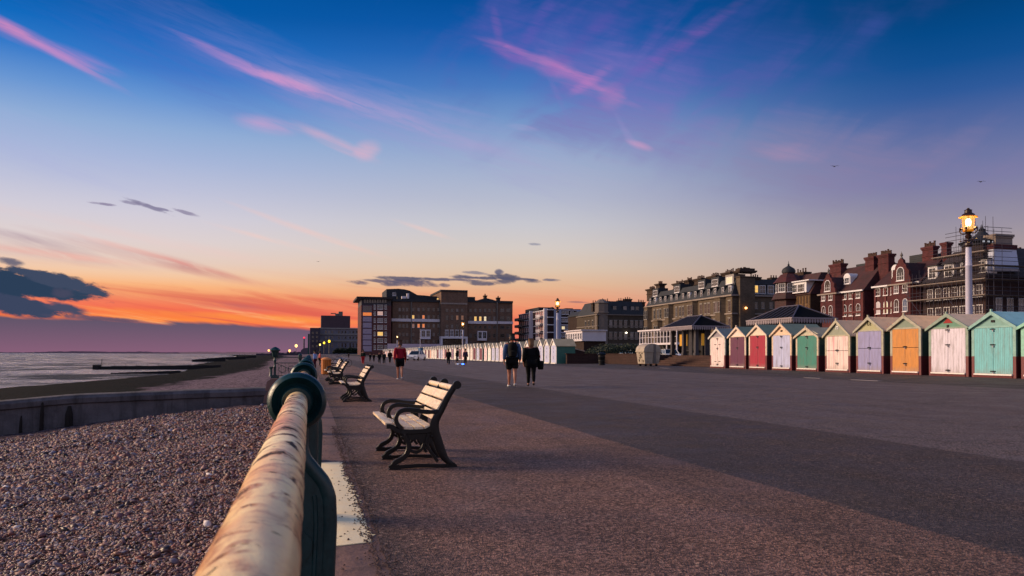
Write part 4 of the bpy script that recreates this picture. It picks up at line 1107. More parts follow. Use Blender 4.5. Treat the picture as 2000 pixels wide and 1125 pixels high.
def win_src(w, h, style):
    k = (round(w, 2), round(h, 2), style)
    if k in WC: return WC[k]
    f, g = MB(), MB(); fw = .09 if w > 1 else .07; d = .07
    hw = w/2
    arch = style.startswith('arch')
    def border(z1):
        f.box(-hw, -hw+fw, -d, 0, 0, z1); f.box(hw-fw, hw, -d, 0, 0, z1); f.box(-hw+fw, hw-fw, -d, 0, 0, fw)
    border(h)
    if arch:
        pts = [(hw*math.cos(a), h+hw*math.sin(a)) for a in np.linspace(0, math.pi, 9)]; inn = [((hw-fw)*math.cos(a), h+(hw-fw)*math.sin(a)) for a in np.linspace(0, math.pi, 9)]
        for i in range(8): f.prism([pts[i], pts[i+1], inn[i+1], inn[i]], 'Y', -d, 0)
        g.prism([(-hw+.02, .03), (hw-.02, .03)]+[((hw-.03)*math.cos(a), h+(hw-.03)*math.sin(a)) for a in np.linspace(0, math.pi, 9)], 'Y', -.03, -.01)
    else:
        f.box(-hw+fw, hw-fw, -d, 0, h-fw, h); g.box(-hw+.03, hw-.03, -.03, -.01, .03, h-.03)
    bt = .04; nv = 1
    if 'multi' in style: nv = max(2, int(w/.55))
    if 'plain' not in style:
        for i in range(1, nv+1):
            x = -hw+w*i/(nv+1); f.box(x-bt/2, x+bt/2, -d+.015, -.03, fw, h-fw)
        f.box(-hw+fw, hw-fw, -d+.01, -.03, h*.5-bt/2, h*.5+bt/2)
    f.box(-hw-.08, hw+.08, -d-.06, 0, -.10, -.0)       # sill
    if 'hood' in style: f.box(-hw-.12, hw+.12, -d-.08, 0, h+.02+(hw if arch else 0), h+.18+(hw if arch else 0))
    WC[k] = (f, g, {}); return WC[k]
def win(root, p, w, h, style='sash', frame=None, pane=None, rz=0.0):
    f, g, cache = win_src(w, h, style)
    frame = frame or M_WF; pane = pane or M_GLV
    key = (frame.name, pane.name)
    if key not in cache:
        mf = bpy.data.meshes.new('window'); mf.from_pydata(f.v, [], f.f); mf.materials.append(frame); finish(mf)
        mg = bpy.data.meshes.new('pane'); mg.from_pydata(g.v, [], g.f); mg.materials.append(pane); finish(mg)
        cache[key] = (mf, mg)
    mf, mg = cache[key]
    o = bpy.data.objects.new('window', mf); col.objects.link(o); o.parent = root
    o.location = Vector(p)-root_org(root); o.rotation_euler.z = rz
    q = bpy.data.objects.new('pane', mg); col.objects.link(q); q.parent = o
    return o
WEST = -math.pi/2
def winW(root, X, y, z, w, h, style='sash', **k): return win(root, (X-.005, y, z), w, h, style, rz=WEST, **k)
def winS(root, Y, x, z, w, h, style='sash', **k): return win(root, (x, Y-.005, z), w, h, style, **k)
def pxwin(root, Y, x0, x1, y0, y1, style='sash', **k):       # window given by the photo rectangle it fills on the plane Y
    a = atY((x0+x1)/2, y1, Y); b = atY((x0+x1)/2, y0, Y); s = atY(x0, y1, Y).x, atY(x1, y1, Y).x
    return winS(root, Y, a.x, a.z, s[1]-s[0], b.z-a.z, style, **k)
def brick(c, mortar='6a5a52', k=1.0):
    def fn(t, b):
        o = t.wpos(); x, y, z = t.xyz(o)
        v = t.comb(t.m('ADD', x, y), z, 0.0)
        n = t.new('ShaderNodeTexBrick'); t.put(n.inputs['Vector'], v); n.inputs['Scale'].default_value = 1.0
        n.inputs['Brick Width'].default_value = .45; n.inputs['Row Height'].default_value = .15; n.inputs['Mortar Size'].default_value = .012
        q = H(c); n.inputs['Color1'].default_value = q; n.inputs['Color2'].default_value = tuple(a*.6 for a in q[:3])+(1,); n.inputs['Mortar'].default_value = H(mortar)
        g = t.noise(o, .5, 6, .65); st = t.noise(t.map(o, (1, 1, .2)), .8, 5, .7)
        cc = t.mix(t.mr(g, .35, .7, 0, .5), n.outputs[0], tuple(a*.45 for a in q[:3])+(1,))
        cc = t.mix(t.mr(st, .5, .75, 0, .5), cc, G(.02))
        t.put(b.inputs['Base Color'], cc); t.put(b.inputs['Normal'], t.bump(g, .3, .05))
    return mat('brick', fn, rough=.85, spec=.2)
def tiles(c, step=.3):
    def fn(t, b):
        o = t.wpos(); x, y, z = t.xyz(o)
        n = t.noise(o, .7, 6, .65); g = t.m('PINGPONG', z, step/2)
        cc = t.mix(t.mr(n, .35, .7), H(c), tuple(a*.5 for a in H(c)[:3])+(1,))
        cc = t.mix(t.mr(t.vor(t.comb(t.m('ADD', x, y), t.m('MULTIPLY', z, 1.0), 0.0), 2.5, 'F1', 0), .2, .6, 0, .3), cc, G(.03))
        t.put(b.inputs['Base Color'], cc); t.put(b.inputs['Normal'], t.bump(t.mr(g, 0, .04), .5, .05))
    return mat('roof_tiles', fn, rough=.7, spec=.35)
M_STONE = brick('6c5d4e', '665a50'); M_SLATE = tiles('2a2f38'); M_REDB = brick('603034', '503a3a'); M_REDT = tiles('4a2528'); M_BRN = brick('3b2b26', '3a302c')
M_STR = var(H('8d8078'), .2, 2, 15, .8); M_POT = var(H('4a3229'), .3, 6, 20, .8); M_CH = brick('40322a')
M_WST = var(H('cfc8cf'), .12, 1, 15, .6)
def chimney(root, x0, x1, y0, y1, z0, z1, pots=6, m=None, pm=None, flare=True):
    mb = MB().box(x0, x1, y0, y1, z0, z1-.5); a = flare if isinstance(flare, float) else .18
    mb.box(x0-a*.5, x1+a*.5, y0-a*.5, y1+a*.5, z1-.5, z1-.3); mb.box(x0-a, x1+a, y0-a, y1+a, z1-.3, z1)
    mb.box(x0-a*.4, x1+a*.4, y0-a*.4, y1+a*.4, z1-1.5, z1-1.35)
    c = part('chimney', mb, m or M_CH, root)
    alongx = (x1-x0) > (y1-y0)
    key = 'pot'
    for i in range(pots):
        f = (i+.5)/pots
        px_, py_ = ((x0+(x1-x0)*f, (y0+y1)/2) if alongx else ((x0+x1)/2, y0+(y1-y0)*f))
        hh = .62
        if key not in WC:
            me = bpy.data.meshes.new('chimney_pot'); q = MB().lathe([(.16, 0), (.15, .1), (.12, .45), (.16, .52), (.16, .62)], n=8); me.from_pydata(q.v, [], q.f); me.materials.append(pm or M_POT); finish(me); WC[key] = me
        o = bpy.data.objects.new('chimney_pot', WC[key]); col.objects.link(o); o.parent = c
        o.location = Vector((px_, py_, z1))-root_org(root); o.scale = (1, 1, random.choice([.9, 1.1, 1.3]))
    return c
def dormer(root, X, y, z, w, h, m=None, rm=None, pane=None, depth=1.6, arch=False, frame=None):
    mb = MB().box(X, X+depth, y-w/2, y+w/2, z, z+h); part('dormer', mb, m or M_WF, root)
    r = MB()
    if not arch: r.box(X-.15, X+depth, y-w/2-.12, y+w/2+.12, z+h, z+h+.14)
    else: r.prism([(y+(w/2+.08)*math.cos(a), z+h+(w/2+.02)*math.sin(a)) for a in np.linspace(0, math.pi, 9)], 'X', X-.05, X+depth)
    part('dormer_roof', r, rm or M_SLATE, root)
    return winW(root, X, y, z+.15, w*.78, h*.82 if not arch else h*.8, 'arch' if arch else 'sash', pane=pane, frame=frame)
def building(loc, label, name='apartment_building', group=None): return thing(name, loc, label, 'building', group)
def bay(root, X, y, w, z0, z1, d, m, floors, pane=None, wh=1.7, ww=.85, frame=None):
    """canted bay on a west face"""
    mb = MB().prism([(X+.02, y-w/2), (X-d, y-w/2+d*.7), (X-d, y+w/2-d*.7), (X+.02, y+w/2)], 'Z', z0, z1)
    mb.prism([(X, y-w/2-.15), (X-d-.15, y-w/2+d*.7-.1), (X-d-.15, y+w/2-d*.7+.1), (X, y+w/2+.15)], 'Z', z1, z1+.25)
    part('bay', mb, m, root)
    for z in floors:
        n = 2 if w > 3 else 1
        for i in range(n): winW(root, X-d, y+(i-(n-1)/2)*1.15, z, ww, wh, 'sash', pane=pane, frame=frame)

# ---------------------------------------------------- stone terrace parallel to the sea
SX = 86.0
random.seed(21)
t = building((SX, 165, TB), 'long brown stone terrace with a slate mansard roof and many tall chimney stacks', 'terrace_building')
ya, yb = YatX(1430, SX), YatX(1262, SX); ez = 14.0; xe = atY(1528, 600, ya).x
part('wall', MB().box(SX, xe, ya, yb, TB-.3, ez), M_STONE, t)
mt = 17.6
part('mansard_roof', MB().hexa([(SX-.1, ya-.1, ez), (xe, ya-.1, ez), (xe, yb+.1, ez), (SX-.1, yb+.1, ez)], [(SX+1.7, ya+1.1, mt), (xe-.6, ya+1.1, mt), (xe-.6, yb-1, mt), (SX+1.7, yb-1, mt)]), M_SLATE, t)
c = MB()
for z, o in ((ez-.25, .45), (ez-4.1, .22), (ez-8.2, .22)):
    c.box(SX-o, SX-.003, ya-o, yb+.2, z, z+.3); c.box(SX, xe, ya-o, ya-.003, z, z+.3)
part('cornice', c, M_STR, t)
nb = 7; L_ = yb-ya
flo = (TB+1.0, TB+5.1, TB+9.3)
for i in range(nb):
    yc = ya+L_*(i+.5)/nb
    bay(t, SX, yc+1.2, 3.4, TB, ez-4.2 if i % 2 else ez-.5, 1.0, M_STONE, flo if i % 2 == 0 else flo[:2], wh=2.3, ww=.95, frame=M_GF)
    for z in flo:
        winW(t, SX, yc-2.1, z, .95, 2.3, 'archhood' if z > 5 and z < 8 else 'hood', frame=M_GF)
        if i % 2: 
            if z > 9: winW(t, SX, yc+.5, z, .95, 2.3, 'hood', frame=M_GF); winW(t, SX, yc+2, z, .95, 2.3, 'hood', frame=M_GF)
    dormer(t, SX+.35, yc-1.6, ez+.5, 1.15, 1.6, M_SLATE if i % 3 else M_WF); dormer(t, SX+.35, yc+1.2, ez+.5, 1.15, 1.6, M_SLATE)
    if i in (0, 1, 2, 4, 6):
        mb = MB().box(SX+1.2, SX+4, yc-1.7, yc+1.7, mt-1.3, mt+1.0); part('dormer', mb, M_SLATE if i else M_GF, t); winW(t, SX+1.2, yc, mt-1.0, 2.6, 1.5, 'multi', pane=(LW if i == 0 else None))
for px, ty in ((1274, 566), (1290, 556), (1327, 555), (1347, 549), (1369, 546), (1397, 541), (1425, 534)):
    y = atX(px, 560, SX+5).y; z = atX(px, ty, SX+5).z
    w_ = 2.2 if px in (1290, 1347) else 3.6
    chimney(t, SX+4.2, SX+5.8, y-w_/2, y+w_/2, mt-1.5, z+.2, 6, flare=.4)
x0, x1 = atY(1441, 600, ya).x, atY(1470, 600, ya).x
c = MB().box(x0, x1, ya-.9, ya+.6, TB, atY(1455, 531, ya).z-1); part('chimney_breast', c, M_STONE, t)
chimney(t, x0, x1, ya-.9, ya+.9, 19.6, atY(1455, 529, ya).z, 11, flare=.35)
chimney(t, x1+.5, x1+2.6, ya+1, ya+2.6, mt-1, atY(1480, 540, ya).z, 4)
x = atY(1509, 560, ya+6).x; chimney(t, x-.9, x+1.0, ya+5, ya+6.4, ez, atY(1509, 543, ya+6).z, 3)
for i, px in enumerate((1476, 1490, 1506)): pxwin(t, ya, px-3.2, px+3.2, 590, 603, 'sash', frame=M_GF)
for px, p in ((1475.5, LY), (1490, None), (1506, None)):
    a = atY(px, 578, ya); m_ = MB().box(a.x-1.1, a.x+1.1, ya+.15, ya+2, ez+.3, ez+2.4); part('dormer', m_, M_SLATE, t); winS(t, ya+.15, a.x, ez+.45, 1.5, 1.75, 'sash', pane=p)
dp = MB().tube([(atY(1471.5, 600, ya).x, ya-.12, TB), (atY(1471.5, 600, ya).x, ya-.12, ez)], .08, 6); part('drain_pipe', dp, M_WF, t)
q = atY(1456, 602, ya-1.1)
wl = MB().box(q.x-.15, q.x+.15, ya-1.35, ya-.9, q.z-.15, q.z+.15)
part('wall_lamp', MB().lathe([(.02, -.2), (.2, -.1), (.26, .05), (.18, .2), (.02, .25)], (q.x, ya-1.3, q.z), 'Z', 10), lit('ffb060', 6), t)

M_STONE2 = brick('54493f', '4e463e'); M_STR2 = var(H('70655e'), .2, 2, 15, .8)
# ---------------------------------------------------- second stone block
t = building((SX, 226, TB), 'grey stone corner building with a mansard roof behind the black litter bin', 'corner_building')
yc = YatX(1167, SX); yd = YatX(1143, SX); xe = atY(1262, 600, yc).x
ez = atX(1167, 614, SX).z; mt = ez+4.3
part('wall', MB().box(SX, xe, yc, yd+8, TB-.3, ez), M_STONE2, t)
part('mansard_roof', MB().hexa([(SX, yc, ez), (xe, yc, ez), (xe, yd+8, ez), (SX, yd+8, ez)], [(SX+2, yc+1.5, mt), (xe-1, yc+1.5, mt), (xe-1, yd+6, mt), (SX+2, yd+6, mt)]), M_SLATE, t)
tw = MB().lathe([(2.2, TB), (2.2, ez+.3), (2.5, ez+.4), (2.5, ez+.8), (2.2, ez+.9), (2.2, ez+3.4), (2.5, ez+3.6), (.8, ez+4.8)], (SX+1.9, yc+1.6, 0), 'Z', 8); part('corner_tower', tw, M_STR2, t)
c = MB()
for z, o in ((ez-.2, .4), (ez-3.7, .2), (ez-7.4, .2)):
    c.box(SX-o, SX-.003, yc-o, yd+8, z, z+.3); c.box(SX, xe, yc-o, yc-.003, z, z+.3)
part('cornice', c, M_STR2, t)
for z in (TB+1.2, TB+4.9, TB+8.6):
    for y in (yc+4, yc+7.5, yc+10.5): winW(t, SX, y, z, 1.2, 2.2, 'hood', frame=M_GF)
    for i, px in enumerate((1183, 1193, 1202, 1212, 1222, 1234, 1243, 1252)):
        a = atY(px, 640, yc); winS(t, yc, a.x, z, 1.0, 2.1, 'hood', frame=M_GF, pane=(LO if (px == 1222 and z < 6 and z > 3) else None))
for px in (1180, 1202, 1222, 1237, 1246):
    a = atY(px, 600, yc); m_ = MB().box(a.x-.8, a.x+.8, yc+.6, yc+2.5, ez+.9, ez+2.9); part('dormer', m_, M_SLATE, t); winS(t, yc+.6, a.x, ez+1.0, 1.1, 1.7, frame=M_GF)
for px, ty, n in ((1163, 592, 3), (1182, 588, 4), (1213, 587, 3), (1226, 584, 3), (1252, 590, 4)):
    a = atY(px, ty, yc+3); chimney(t, a.x-1.1, a.x+1.1, yc+2.4, yc+3.8, ez+1, a.z, n)
a = atY(1223, 650, yc-.3); part('wall_lamp', MB().lathe([(.02, -.2), (.3, 0), (.02, .25)], (a.x, yc-.5, a.z), 'Z', 8), lit('fff0d0', 8), t)
pr = MB(); a = atY(1215, 688, yc-1); 
x0, x1 = atY(1212, 690, yc-1).x, atY(1234, 690, yc-1).x
pr.box(x0, x0+.5, yc-1.6, yc, TB, a.z+1.2); pr.box(x1-.5, x1, yc-1.6, yc, TB, a.z+1.2); pr.box(x0-.2, x1+.2, yc-1.7, yc, a.z+1.2, a.z+1.8)
part('porch', pr, M_STR2, t)
# lower link between flats and stone block
t = building((SX+2, 240, TB), 'narrow dark gabled house squeezed between the modern flats and the stone block', 'house')
Yp = 243; x0, x1 = atY(1136, 640, Yp).x, atY(1152, 640, Yp).x; z = atY(1140, 610, Yp).z
part('wall', MB().prism([(x0, TB), (x1, TB), (x1, z-.8), ((x0+x1)/2, z+.4), (x0, z-1)], 'Y', Yp, Yp+14), M_BRN, t)
part('roof', MB().prism([(x0-.3, z-1.1), ((x0+x1)/2, z+.45), (x1+.3, z-.9), (x1+.3, z-.7), ((x0+x1)/2, z+.7), (x0-.3, z-.8)], 'Y', Yp-.3, Yp+14), M_SLATE, t)
for zz in (TB+2, TB+5, TB+8): winS(t, Yp, (x0+x1)/2, zz, .9, 1.5)

# ---------------------------------------------------- modern flats
t = building((SX, 275, TB), 'modern block of flats with white balconies beside the big brown hotel')
yc = YatX(1070, SX); yd = YatX(1013, SX); xe = atY(1137, 640, yc).x; ztop = atX(1070, 604, SX).z
M_DK = brick('3a2426', '3a302e'); M_BW = var(H('8c93ac'), .1, .5, 8, .6)
part('wall', MB().box(SX, xe, yc, yd, TB-.3, ztop), M_DK, t)
fl = (ztop-TB)/6
bnd = MB(); 
for i in range(1, 7):
    z = TB+fl*i; bnd.box(SX-.25, SX-.003, yc-.25, yd, z-.3, z); bnd.box(SX-.003, xe, yc-.25, yc-.003, z-.3, z)
part('floor_band', bnd, M_WST, t)
cl = MB()
for px in (1085, 1092, 1129):
    a = atY(px, 640, yc); cl.box(a.x-.7, a.x+.7, yc-.3, yc-.003, TB, ztop)
part('pillar', cl, M_BW, t)
ww = MB()
for px in (1040.5, 1069): y = YatX(px, SX); ww.box(SX-1.3, SX-.003, y, y+1.0, TB, ztop+.4)
part('pillar', ww, M_WST, t)
M_PW = glass('west_glass', 'c08c88', .25)  # pink base colour paints the sunset reflection into the west panes
nw = 13; ywid = yd-yc
for f_ in range(6):
    for i in range(nw):
        y = yc+2+(ywid-4)*(i+.5)/nw
        if 4.3 <= i <= 5.8: continue
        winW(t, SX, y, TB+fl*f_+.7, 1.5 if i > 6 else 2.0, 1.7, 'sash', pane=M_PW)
    for px in (1100, 1107.5, 1117):
        a = atY(px, 640, yc); winS(t, yc, a.x, TB+fl*f_+1.0, 1.3, 1.2, pane=(LW if (f_ == 3 and px == 1100) else None))
for f_ in range(1, 6):
    for y0, y1 in ((yc+5, yc+10.5), (yc+31, yc+42)):
        mb = MB().box(SX-1.7, SX-.26, y0, y1, TB+fl*f_-.05, TB+fl*f_+.12); mb.box(SX-1.75, SX-1.68, y0, y1, TB+fl*f_+.12, TB+fl*f_+1.1); part('balcony', mb, M_WST if y0 < yc+20 else M_GF, t)
pt = MB().box(atY(1105, 600, yc+6).x, atY(1119, 600, yc+6).x, yc+6, yc+12, ztop, atY(1110, 602, yc+6).z); pt.box(atY(1095, 600, yc+7).x, atY(1106, 600, yc+7).x, yc+6, yc+12, ztop, atY(1100, 606, yc+7).z)
pt.box(SX+.6, SX+7, yc+14, yd-8, ztop, ztop+1.6); pt.box(SX+.2, xe-.3, yc+.3, yc+.6, ztop, ztop+.3); pt.box(atY(1078, 600, yc+8).x, atY(1080.5, 600, yc+8).x, yc+8, yc+10, ztop, ztop+1.4)
part('roof_house', pt, M_SLATE, t)

# ---------------------------------------------------- big brown hotel block with its modern wing
def pbox(mb, x0, x1, y0, y1, Y, D, base=False):
    a = atY(x0, y1, Y); b = atY(x1, y0, Y); mb.box(a.x, atY(x1, (y0+y1)/2, Y).x, Y, Y+D, (TB-.4 if base else a.z), b.z); return mb
HY = 300.0
t = building((atY(735, 690, HY-6).x, HY-6, TB), 'modern wing with pale glazed stair strip and flat overhanging roof beside the brown hotel')
Ym = HY-6
M_MB = brick('6c4444', '5a4644')
part('wall', pbox(MB(), 705, 764, 597, 691, Ym, 22, True), M_MB, t)
part('upper_storey', pbox(MB(), 706, 764, 583, 597, Ym+.6, 22), var(H('3c3a44'), .2), t)
part('flat_roof', pbox(MB(), 697, 768, 580.5, 583, Ym-1.2, 26), var(H('241c1e'), .2), t)
pbox(p_ := MB(), 756, 772, 567, 580.5, Ym+2, 14)
a = []
for x_, y_ in ((755, 581), (755, 564.5), (778, 563.8), (790, 565), (800, 567.5), (808, 572), (815, 576), (830, 577), (848, 579), (864, 578), (864, 590), (800, 592)):
    q = atY(x_, y_, Ym+14); a.append((q.x, q.z))
part('curved_penthouse', MB().prism(a, 'Y', Ym+14, Ym+34), M_SLATE, t)
pxwin(t, Ym+14, 766.5, 769.5, 571, 577.5); pxwin(t, Ym+14, 770.5, 773.5, 571, 577.5)
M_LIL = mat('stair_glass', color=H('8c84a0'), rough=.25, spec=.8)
rows = [(597, 609), (610, 617), (618.5, 628), (630, 640), (642, 652), (653.5, 663), (664.5, 674), (675.5, 686)]
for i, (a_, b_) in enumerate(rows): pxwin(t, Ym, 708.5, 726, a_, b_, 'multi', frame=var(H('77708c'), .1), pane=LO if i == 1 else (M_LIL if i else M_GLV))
rows = [(595, 604), (608, 616), (621.5, 630), (635, 643), (648, 656), (661, 669), (674, 683)]
for i, (a_, b_) in enumerate(rows):
    for j, (p, q) in enumerate(((730, 733.5), (737, 748), (751, 755.3))):
        pxwin(t, Ym, p, q, a_, b_, 'multi' if j == 1 else 'sash', pane=(LY if (i == 4 and j == 1) else (lit('e8b8a8', .7) if i == 1 and j == 1 else None)))
for i in range(9): pxwin(t, Ym+.6, 711+i*5, 714.5+i*5, 585, 591, 'plain', frame=M_GF)

t = building((atY(880, 690, HY).x, HY, TB), 'wide brown brick hotel with white string course, oriel windows and white ground floor', 'hotel')
M_HB = brick('826656', '706055')
w_ = MB(); pbox(w_, 766, 861, 588, 691, HY, 25, True); pbox(w_, 913, 971, 588, 691, HY, 25, True); pbox(w_, 971.5, 1001, 590, 691, HY+.5, 25, True)
part('wall', w_, M_HB, t)
w_ = MB(); pbox(w_, 861, 913, 568.5, 691, HY-2.5, 26, True); part('tower_wall', w_, M_HB, t)
w_ = MB(); pbox(w_, 860.5, 913.5, 567, 569, HY-2.9, 27); pbox(w_, 763, 861, 586, 588.5, HY-.5, 25); pbox(w_, 913, 1002, 588, 590, HY-.3, 26); pbox(w_, 776, 862, 581, 586, HY+4, 12); pbox(w_, 913, 928, 580, 588, HY+6, 8); part('parapet', w_, M_SLATE, t)
ln = []
for x_, y_ in ((928, 589), (937, 585), (949, 582), (962, 585), (974, 589)):
    q = atY(x_, y_, HY+3); ln.append((q.x, q.z))
part('gable', MB().prism(ln, 'Y', HY+3, HY+12), M_SLATE, t)
for x_, y_, w0 in ((948.5, 577, 5), (974, 581, 6)):
    a = atY(x_-w0/2, y_, HY+5); b = atY(x_+w0/2, y_, HY+5); chimney(t, a.x, b.x, HY+5, HY+7, a.z-3, a.z, 2)
bw = MB(); pbox(bw, 765, 861, 623.5, 627.5, HY-.6, .58); pbox(bw, 914, 971, 627.5, 632, HY-.6, .58); pbox(bw, 971.5, 1002, 628, 632.5, HY-.1, .58); part('string_course', bw, M_WST, t)
bw = MB(); pbox(bw, 757, 861, 672, 691, HY-7.5, 6, True); part('ground_floor', bw, var(H('b9a9b8'), .15, .4, 6, .8), t)
sc_ = MB(); pbox(sc_, 861, 913, 592, 594, HY-2.8, .28); part('string_course', sc_, M_STR, t)
lits = {(807, 1): LY, (827, 1): LO, (807, 2): LD, (817, 2): LO, (827, 2): LO}
for r, (a_, b_) in enumerate(((601, 608), (615.5, 622.5), (632.5, 640), (650, 656.5), (664, 670))):
    for x_ in (780.5, 788, 795, 807, 817.5, 827, 837, 847, 856.5):
        if r == 3 and 817 < x_ < 840: continue
        k = lits.get((int(x_), r)); pxwin(t, HY, x_-2.3, x_+2.3, a_, b_, frame=M_DF if not k else M_WF, pane=k)
lits = {(893, 1): LD, (903, 1): LD}
for r, (a_, b_) in enumerate(((603, 609), (616, 625), (634, 641))):
    for x_ in (873, 883, 893, 903): pxwin(t, HY-2.5, x_-2.4, x_+2.4, a_, b_, frame=M_DF, pane=lits.get((x_, r)))
for x_ in (872.5, 882.5, 892.5, 902.5): pxwin(t, HY-2.5, x_-3.3, x_+3.3, 645, 657, 'hood')
po = MB(); pbox(po, 861, 864.5, 658, 680, HY-6, 3.4, True); pbox(po, 909.5, 913.5, 658, 680, HY-6, 3.4, True); pbox(po, 861, 913.5, 657.5, 661, HY-6.1, 3.5); part('portico', po, M_WST, t)
pxwin(t, HY-2.6, 866, 908.5, 663, 678, 'multi', frame=M_DF)
lits = {(928, 1): LY, (938, 1): LY, (947, 1): LW}
for r, (a_, b_) in enumerate(((603, 609.5), (618, 627), (636, 642), (652, 659), (667, 671))):
    for x_ in (919, 928.5, 938, 947.5, 956, 965.5):
        if r == 3 and 932 < x_ < 952: continue
        k = lits.get((int(x_), r)); pxwin(t, HY, x_-2.4, x_+2.4, a_, b_, frame=M_DF if not k else M_WF, pane=k)
    for x_ in (981, 993): pxwin(t, HY+.5, x_-4, x_+4, a_, b_, 'multi', frame=M_DF)
for x0, x1, y0, y1 in ((823, 840, 645, 658), (934, 950, 648, 661)):
    ob = MB(); pbox(ob, x0-1, x1+1, y0-1.2, y1+4, HY-1.6, 1.58); part('oriel', ob, M_WST, t)
    xm = (x0+x1)/2
    pxwin(t, HY-1.6, x0, xm-.8, y0, y1, frame=M_WF); pxwin(t, HY-1.6, xm+.8, x1, y0, y1)
for x_ in (803.5, 859.5, 971):
    a = atY(x_, 590, HY-.4); part('drain_pipe', MB().tube([(a.x, HY-.4, TB), (a.x, HY-.4, a.z)], .28, 6), M_DF, t)
ac = MB(); pbox(ac, 795, 799, 573, 583, HY+3, 2); pbox(ac, 785, 793, 578.5, 583, HY+1, 2); part('roof_vent', ac, M_WST, t)
pxwin(t, HY+4, 853, 858, 582, 585.5, 'plain', pane=LY)

# ---------------------------------------------------- cream block and far left group
CY = 430.0
t = building((atY(655, 690, CY).x, CY, TB), 'pale cream rendered terrace with a plain square roof block, far along the front')
M_CR = var(H('6e6b76'), .15, .3, 5, .8)
part('wall', pbox(MB(), 623, 708, 641, 692, CY, 20, True), M_CR, t)
part('roof_block', pbox(MB(), 627, 684, 617, 641, CY+2, 14), var(H('4a3a42'), .2, .2, 3, .8), t)
tk = MB(); pbox(tk, 661.5, 669.5, 608.5, 617, CY+4, 6); pbox(tk, 655, 662, 612.5, 617, CY+4, 6); pbox(tk, 646, 656, 611.5, 612.6, CY+4, 3); part('roof_tank', tk, M_DF, t)
sc_ = MB()
for y_ in (641.5, 653, 666): pbox(sc_, 622.5, 708, y_-.6, y_+.5, CY-.5, .48)
part('cornice', sc_, M_GF, t)
for a_, b_ in ((646, 651), (657, 662), (670, 679)):
    for x_ in (636.5, 642.5, 649, 662, 668.5, 675, 684, 690, 697): pxwin(t, CY, x_-1.7, x_+1.7, a_, b_, frame=M_GF)
t = building((atY(613, 690, CY-20).x, CY-20, TB), 'dark flat roofed block at the seaward end of the far buildings')
part('wall', pbox(MB(), 605, 625, 640.5, 692, CY-20, 20, True), var(H('3a3440'), .2, .3, 5), t)
part('glazed_corner', pbox(MB(), 601, 604.8, 652, 692, CY-20, 12, True), var(H('274a44'), .2, .3, 5), t)
part('awning', pbox(MB(), 624.5, 640, 664, 668, CY-24, 6), M_DF, t)
for y_ in (648, 656, 664, 674): pxwin(t, CY-20, 609, 613, y_, y_+4, frame=M_DF); pxwin(t, CY-20, 617, 621, y_, y_+4, frame=M_DF)
FY = 900.0
t = building((atY(594, 690, FY).x, FY, 0), 'distant factory shed with a sloping roof at the harbour', 'factory')
q = [atY(x_, y_, FY) for x_, y_ in ((586, 692), (588, 684), (593, 680), (603, 679), (603, 692))]
part('shed', MB().prism([(p.x, p.z) for p in q], 'Y', FY, FY+30), var(H('4b4450'), .2, .1, 2), t)
a = atY(593.6, 692, FY+40); b_ = atY(593.6, 661, FY+40)
ch = thing('factory_chimney', (a.x, FY+40, 0), 'tall thin factory chimney with a red light at its top', 'chimney')
part('stack', MB().tube([(a.x, FY+40, 0), (a.x, FY+40, b_.z)], [.95, .75], 10), var(H('4b4450'), .2, .1, 2), ch)
part('red_light', MB().lathe([(.2, 0), (1.0, .4), (1.0, 1.4), (.2, 1.9)], (a.x, FY+40, b_.z), 'Z', 8), lit('ff2040', 2), ch)
# low dark built-up shore between sea and hotel
random.seed(9)
for i, (x0, x1, yt, yy) in enumerate(((540, 566, 690.2, 1500), (560, 590, 687.8, 1200), (500, 545, 691, 1800))):
    mb = MB(); pbox(mb, x0, x1, yt, 694, yy, 20)
    for k in range(3): xx = random.uniform(x0, x1-6); pbox(mb, xx, xx+5, yt-random.uniform(.6, 2), yt+1, yy+2, 10)
    solo('warehouse', mb, mat('far_shed', color=H('3f3846'), rough=1), ('low dark harbour warehouse nearest the factory chimney' if i == 1 else 'low dark harbour warehouse between the factory and the open sea' if i == 0 else 'farthest and lowest harbour warehouse on the horizon'), 'warehouse')
# ---------------------------------------------------- turreted brown house
def mansard(mb, x0, x1, y0, y1, z0, z1, inset=1.6, insy=.8):
    return mb.hexa([(x0, y0, z0), (x1, y0, z0), (x1, y1, z0), (x0, y1, z0)], [(x0+inset, y0+insy, z1), (x1-inset, y0+insy, z1), (x1-inset, y1-insy, z1), (x0+inset, y1-insy, z1)])
t = building((SX, 123, TB), 'brown house with a domed corner turret and white attic windows, by the tall stone terrace', 'turreted_house')
ya, yb = YatX(1583, SX), YatX(1524, SX); ez = atX(1560, 577, SX).z
part('wall', MB().box(SX, SX+15, ya, yb, TB-.3, ez), brick('4d3a30', '6a5440'), t)
part('roof', mansard(MB(), SX-.2, SX+15, ya-.2, yb+.2, ez, atX(1583, 534, SX+2).z, 2.6, .3), M_REDT, t)
yt_ = YatX(1538, SX)
zt = lambda y_: atX(1550, y_, SX).z
part('turret', MB().lathe([(2.5, TB), (2.5, zt(587)), (3.1, zt(584)), (2.6, zt(572)), (2.35, zt(571)), (2.35, zt(551))], (SX+.3, yt_, 0), 'Z', 8), M_REDT, t)
part('turret_roof', MB().lathe([(2.9, zt(551.5)), (1.5, zt(534.5)), (1.1, zt(534)), (1.1, zt(531))], (SX+.3, yt_, 0), 'Z', 8), tiles('5a2226'), t)
part('dome', MB().lathe([(1.2, zt(531)), (1.25, zt(527)), (1.05, zt(522.5)), (.6, zt(519.5)), (.15, zt(516.5)), (.22, zt(515)), (.08, zt(513)), (.02, zt(507))], (SX+.3, yt_, 0), 'Z', 12), M_SLATE, t, 40)
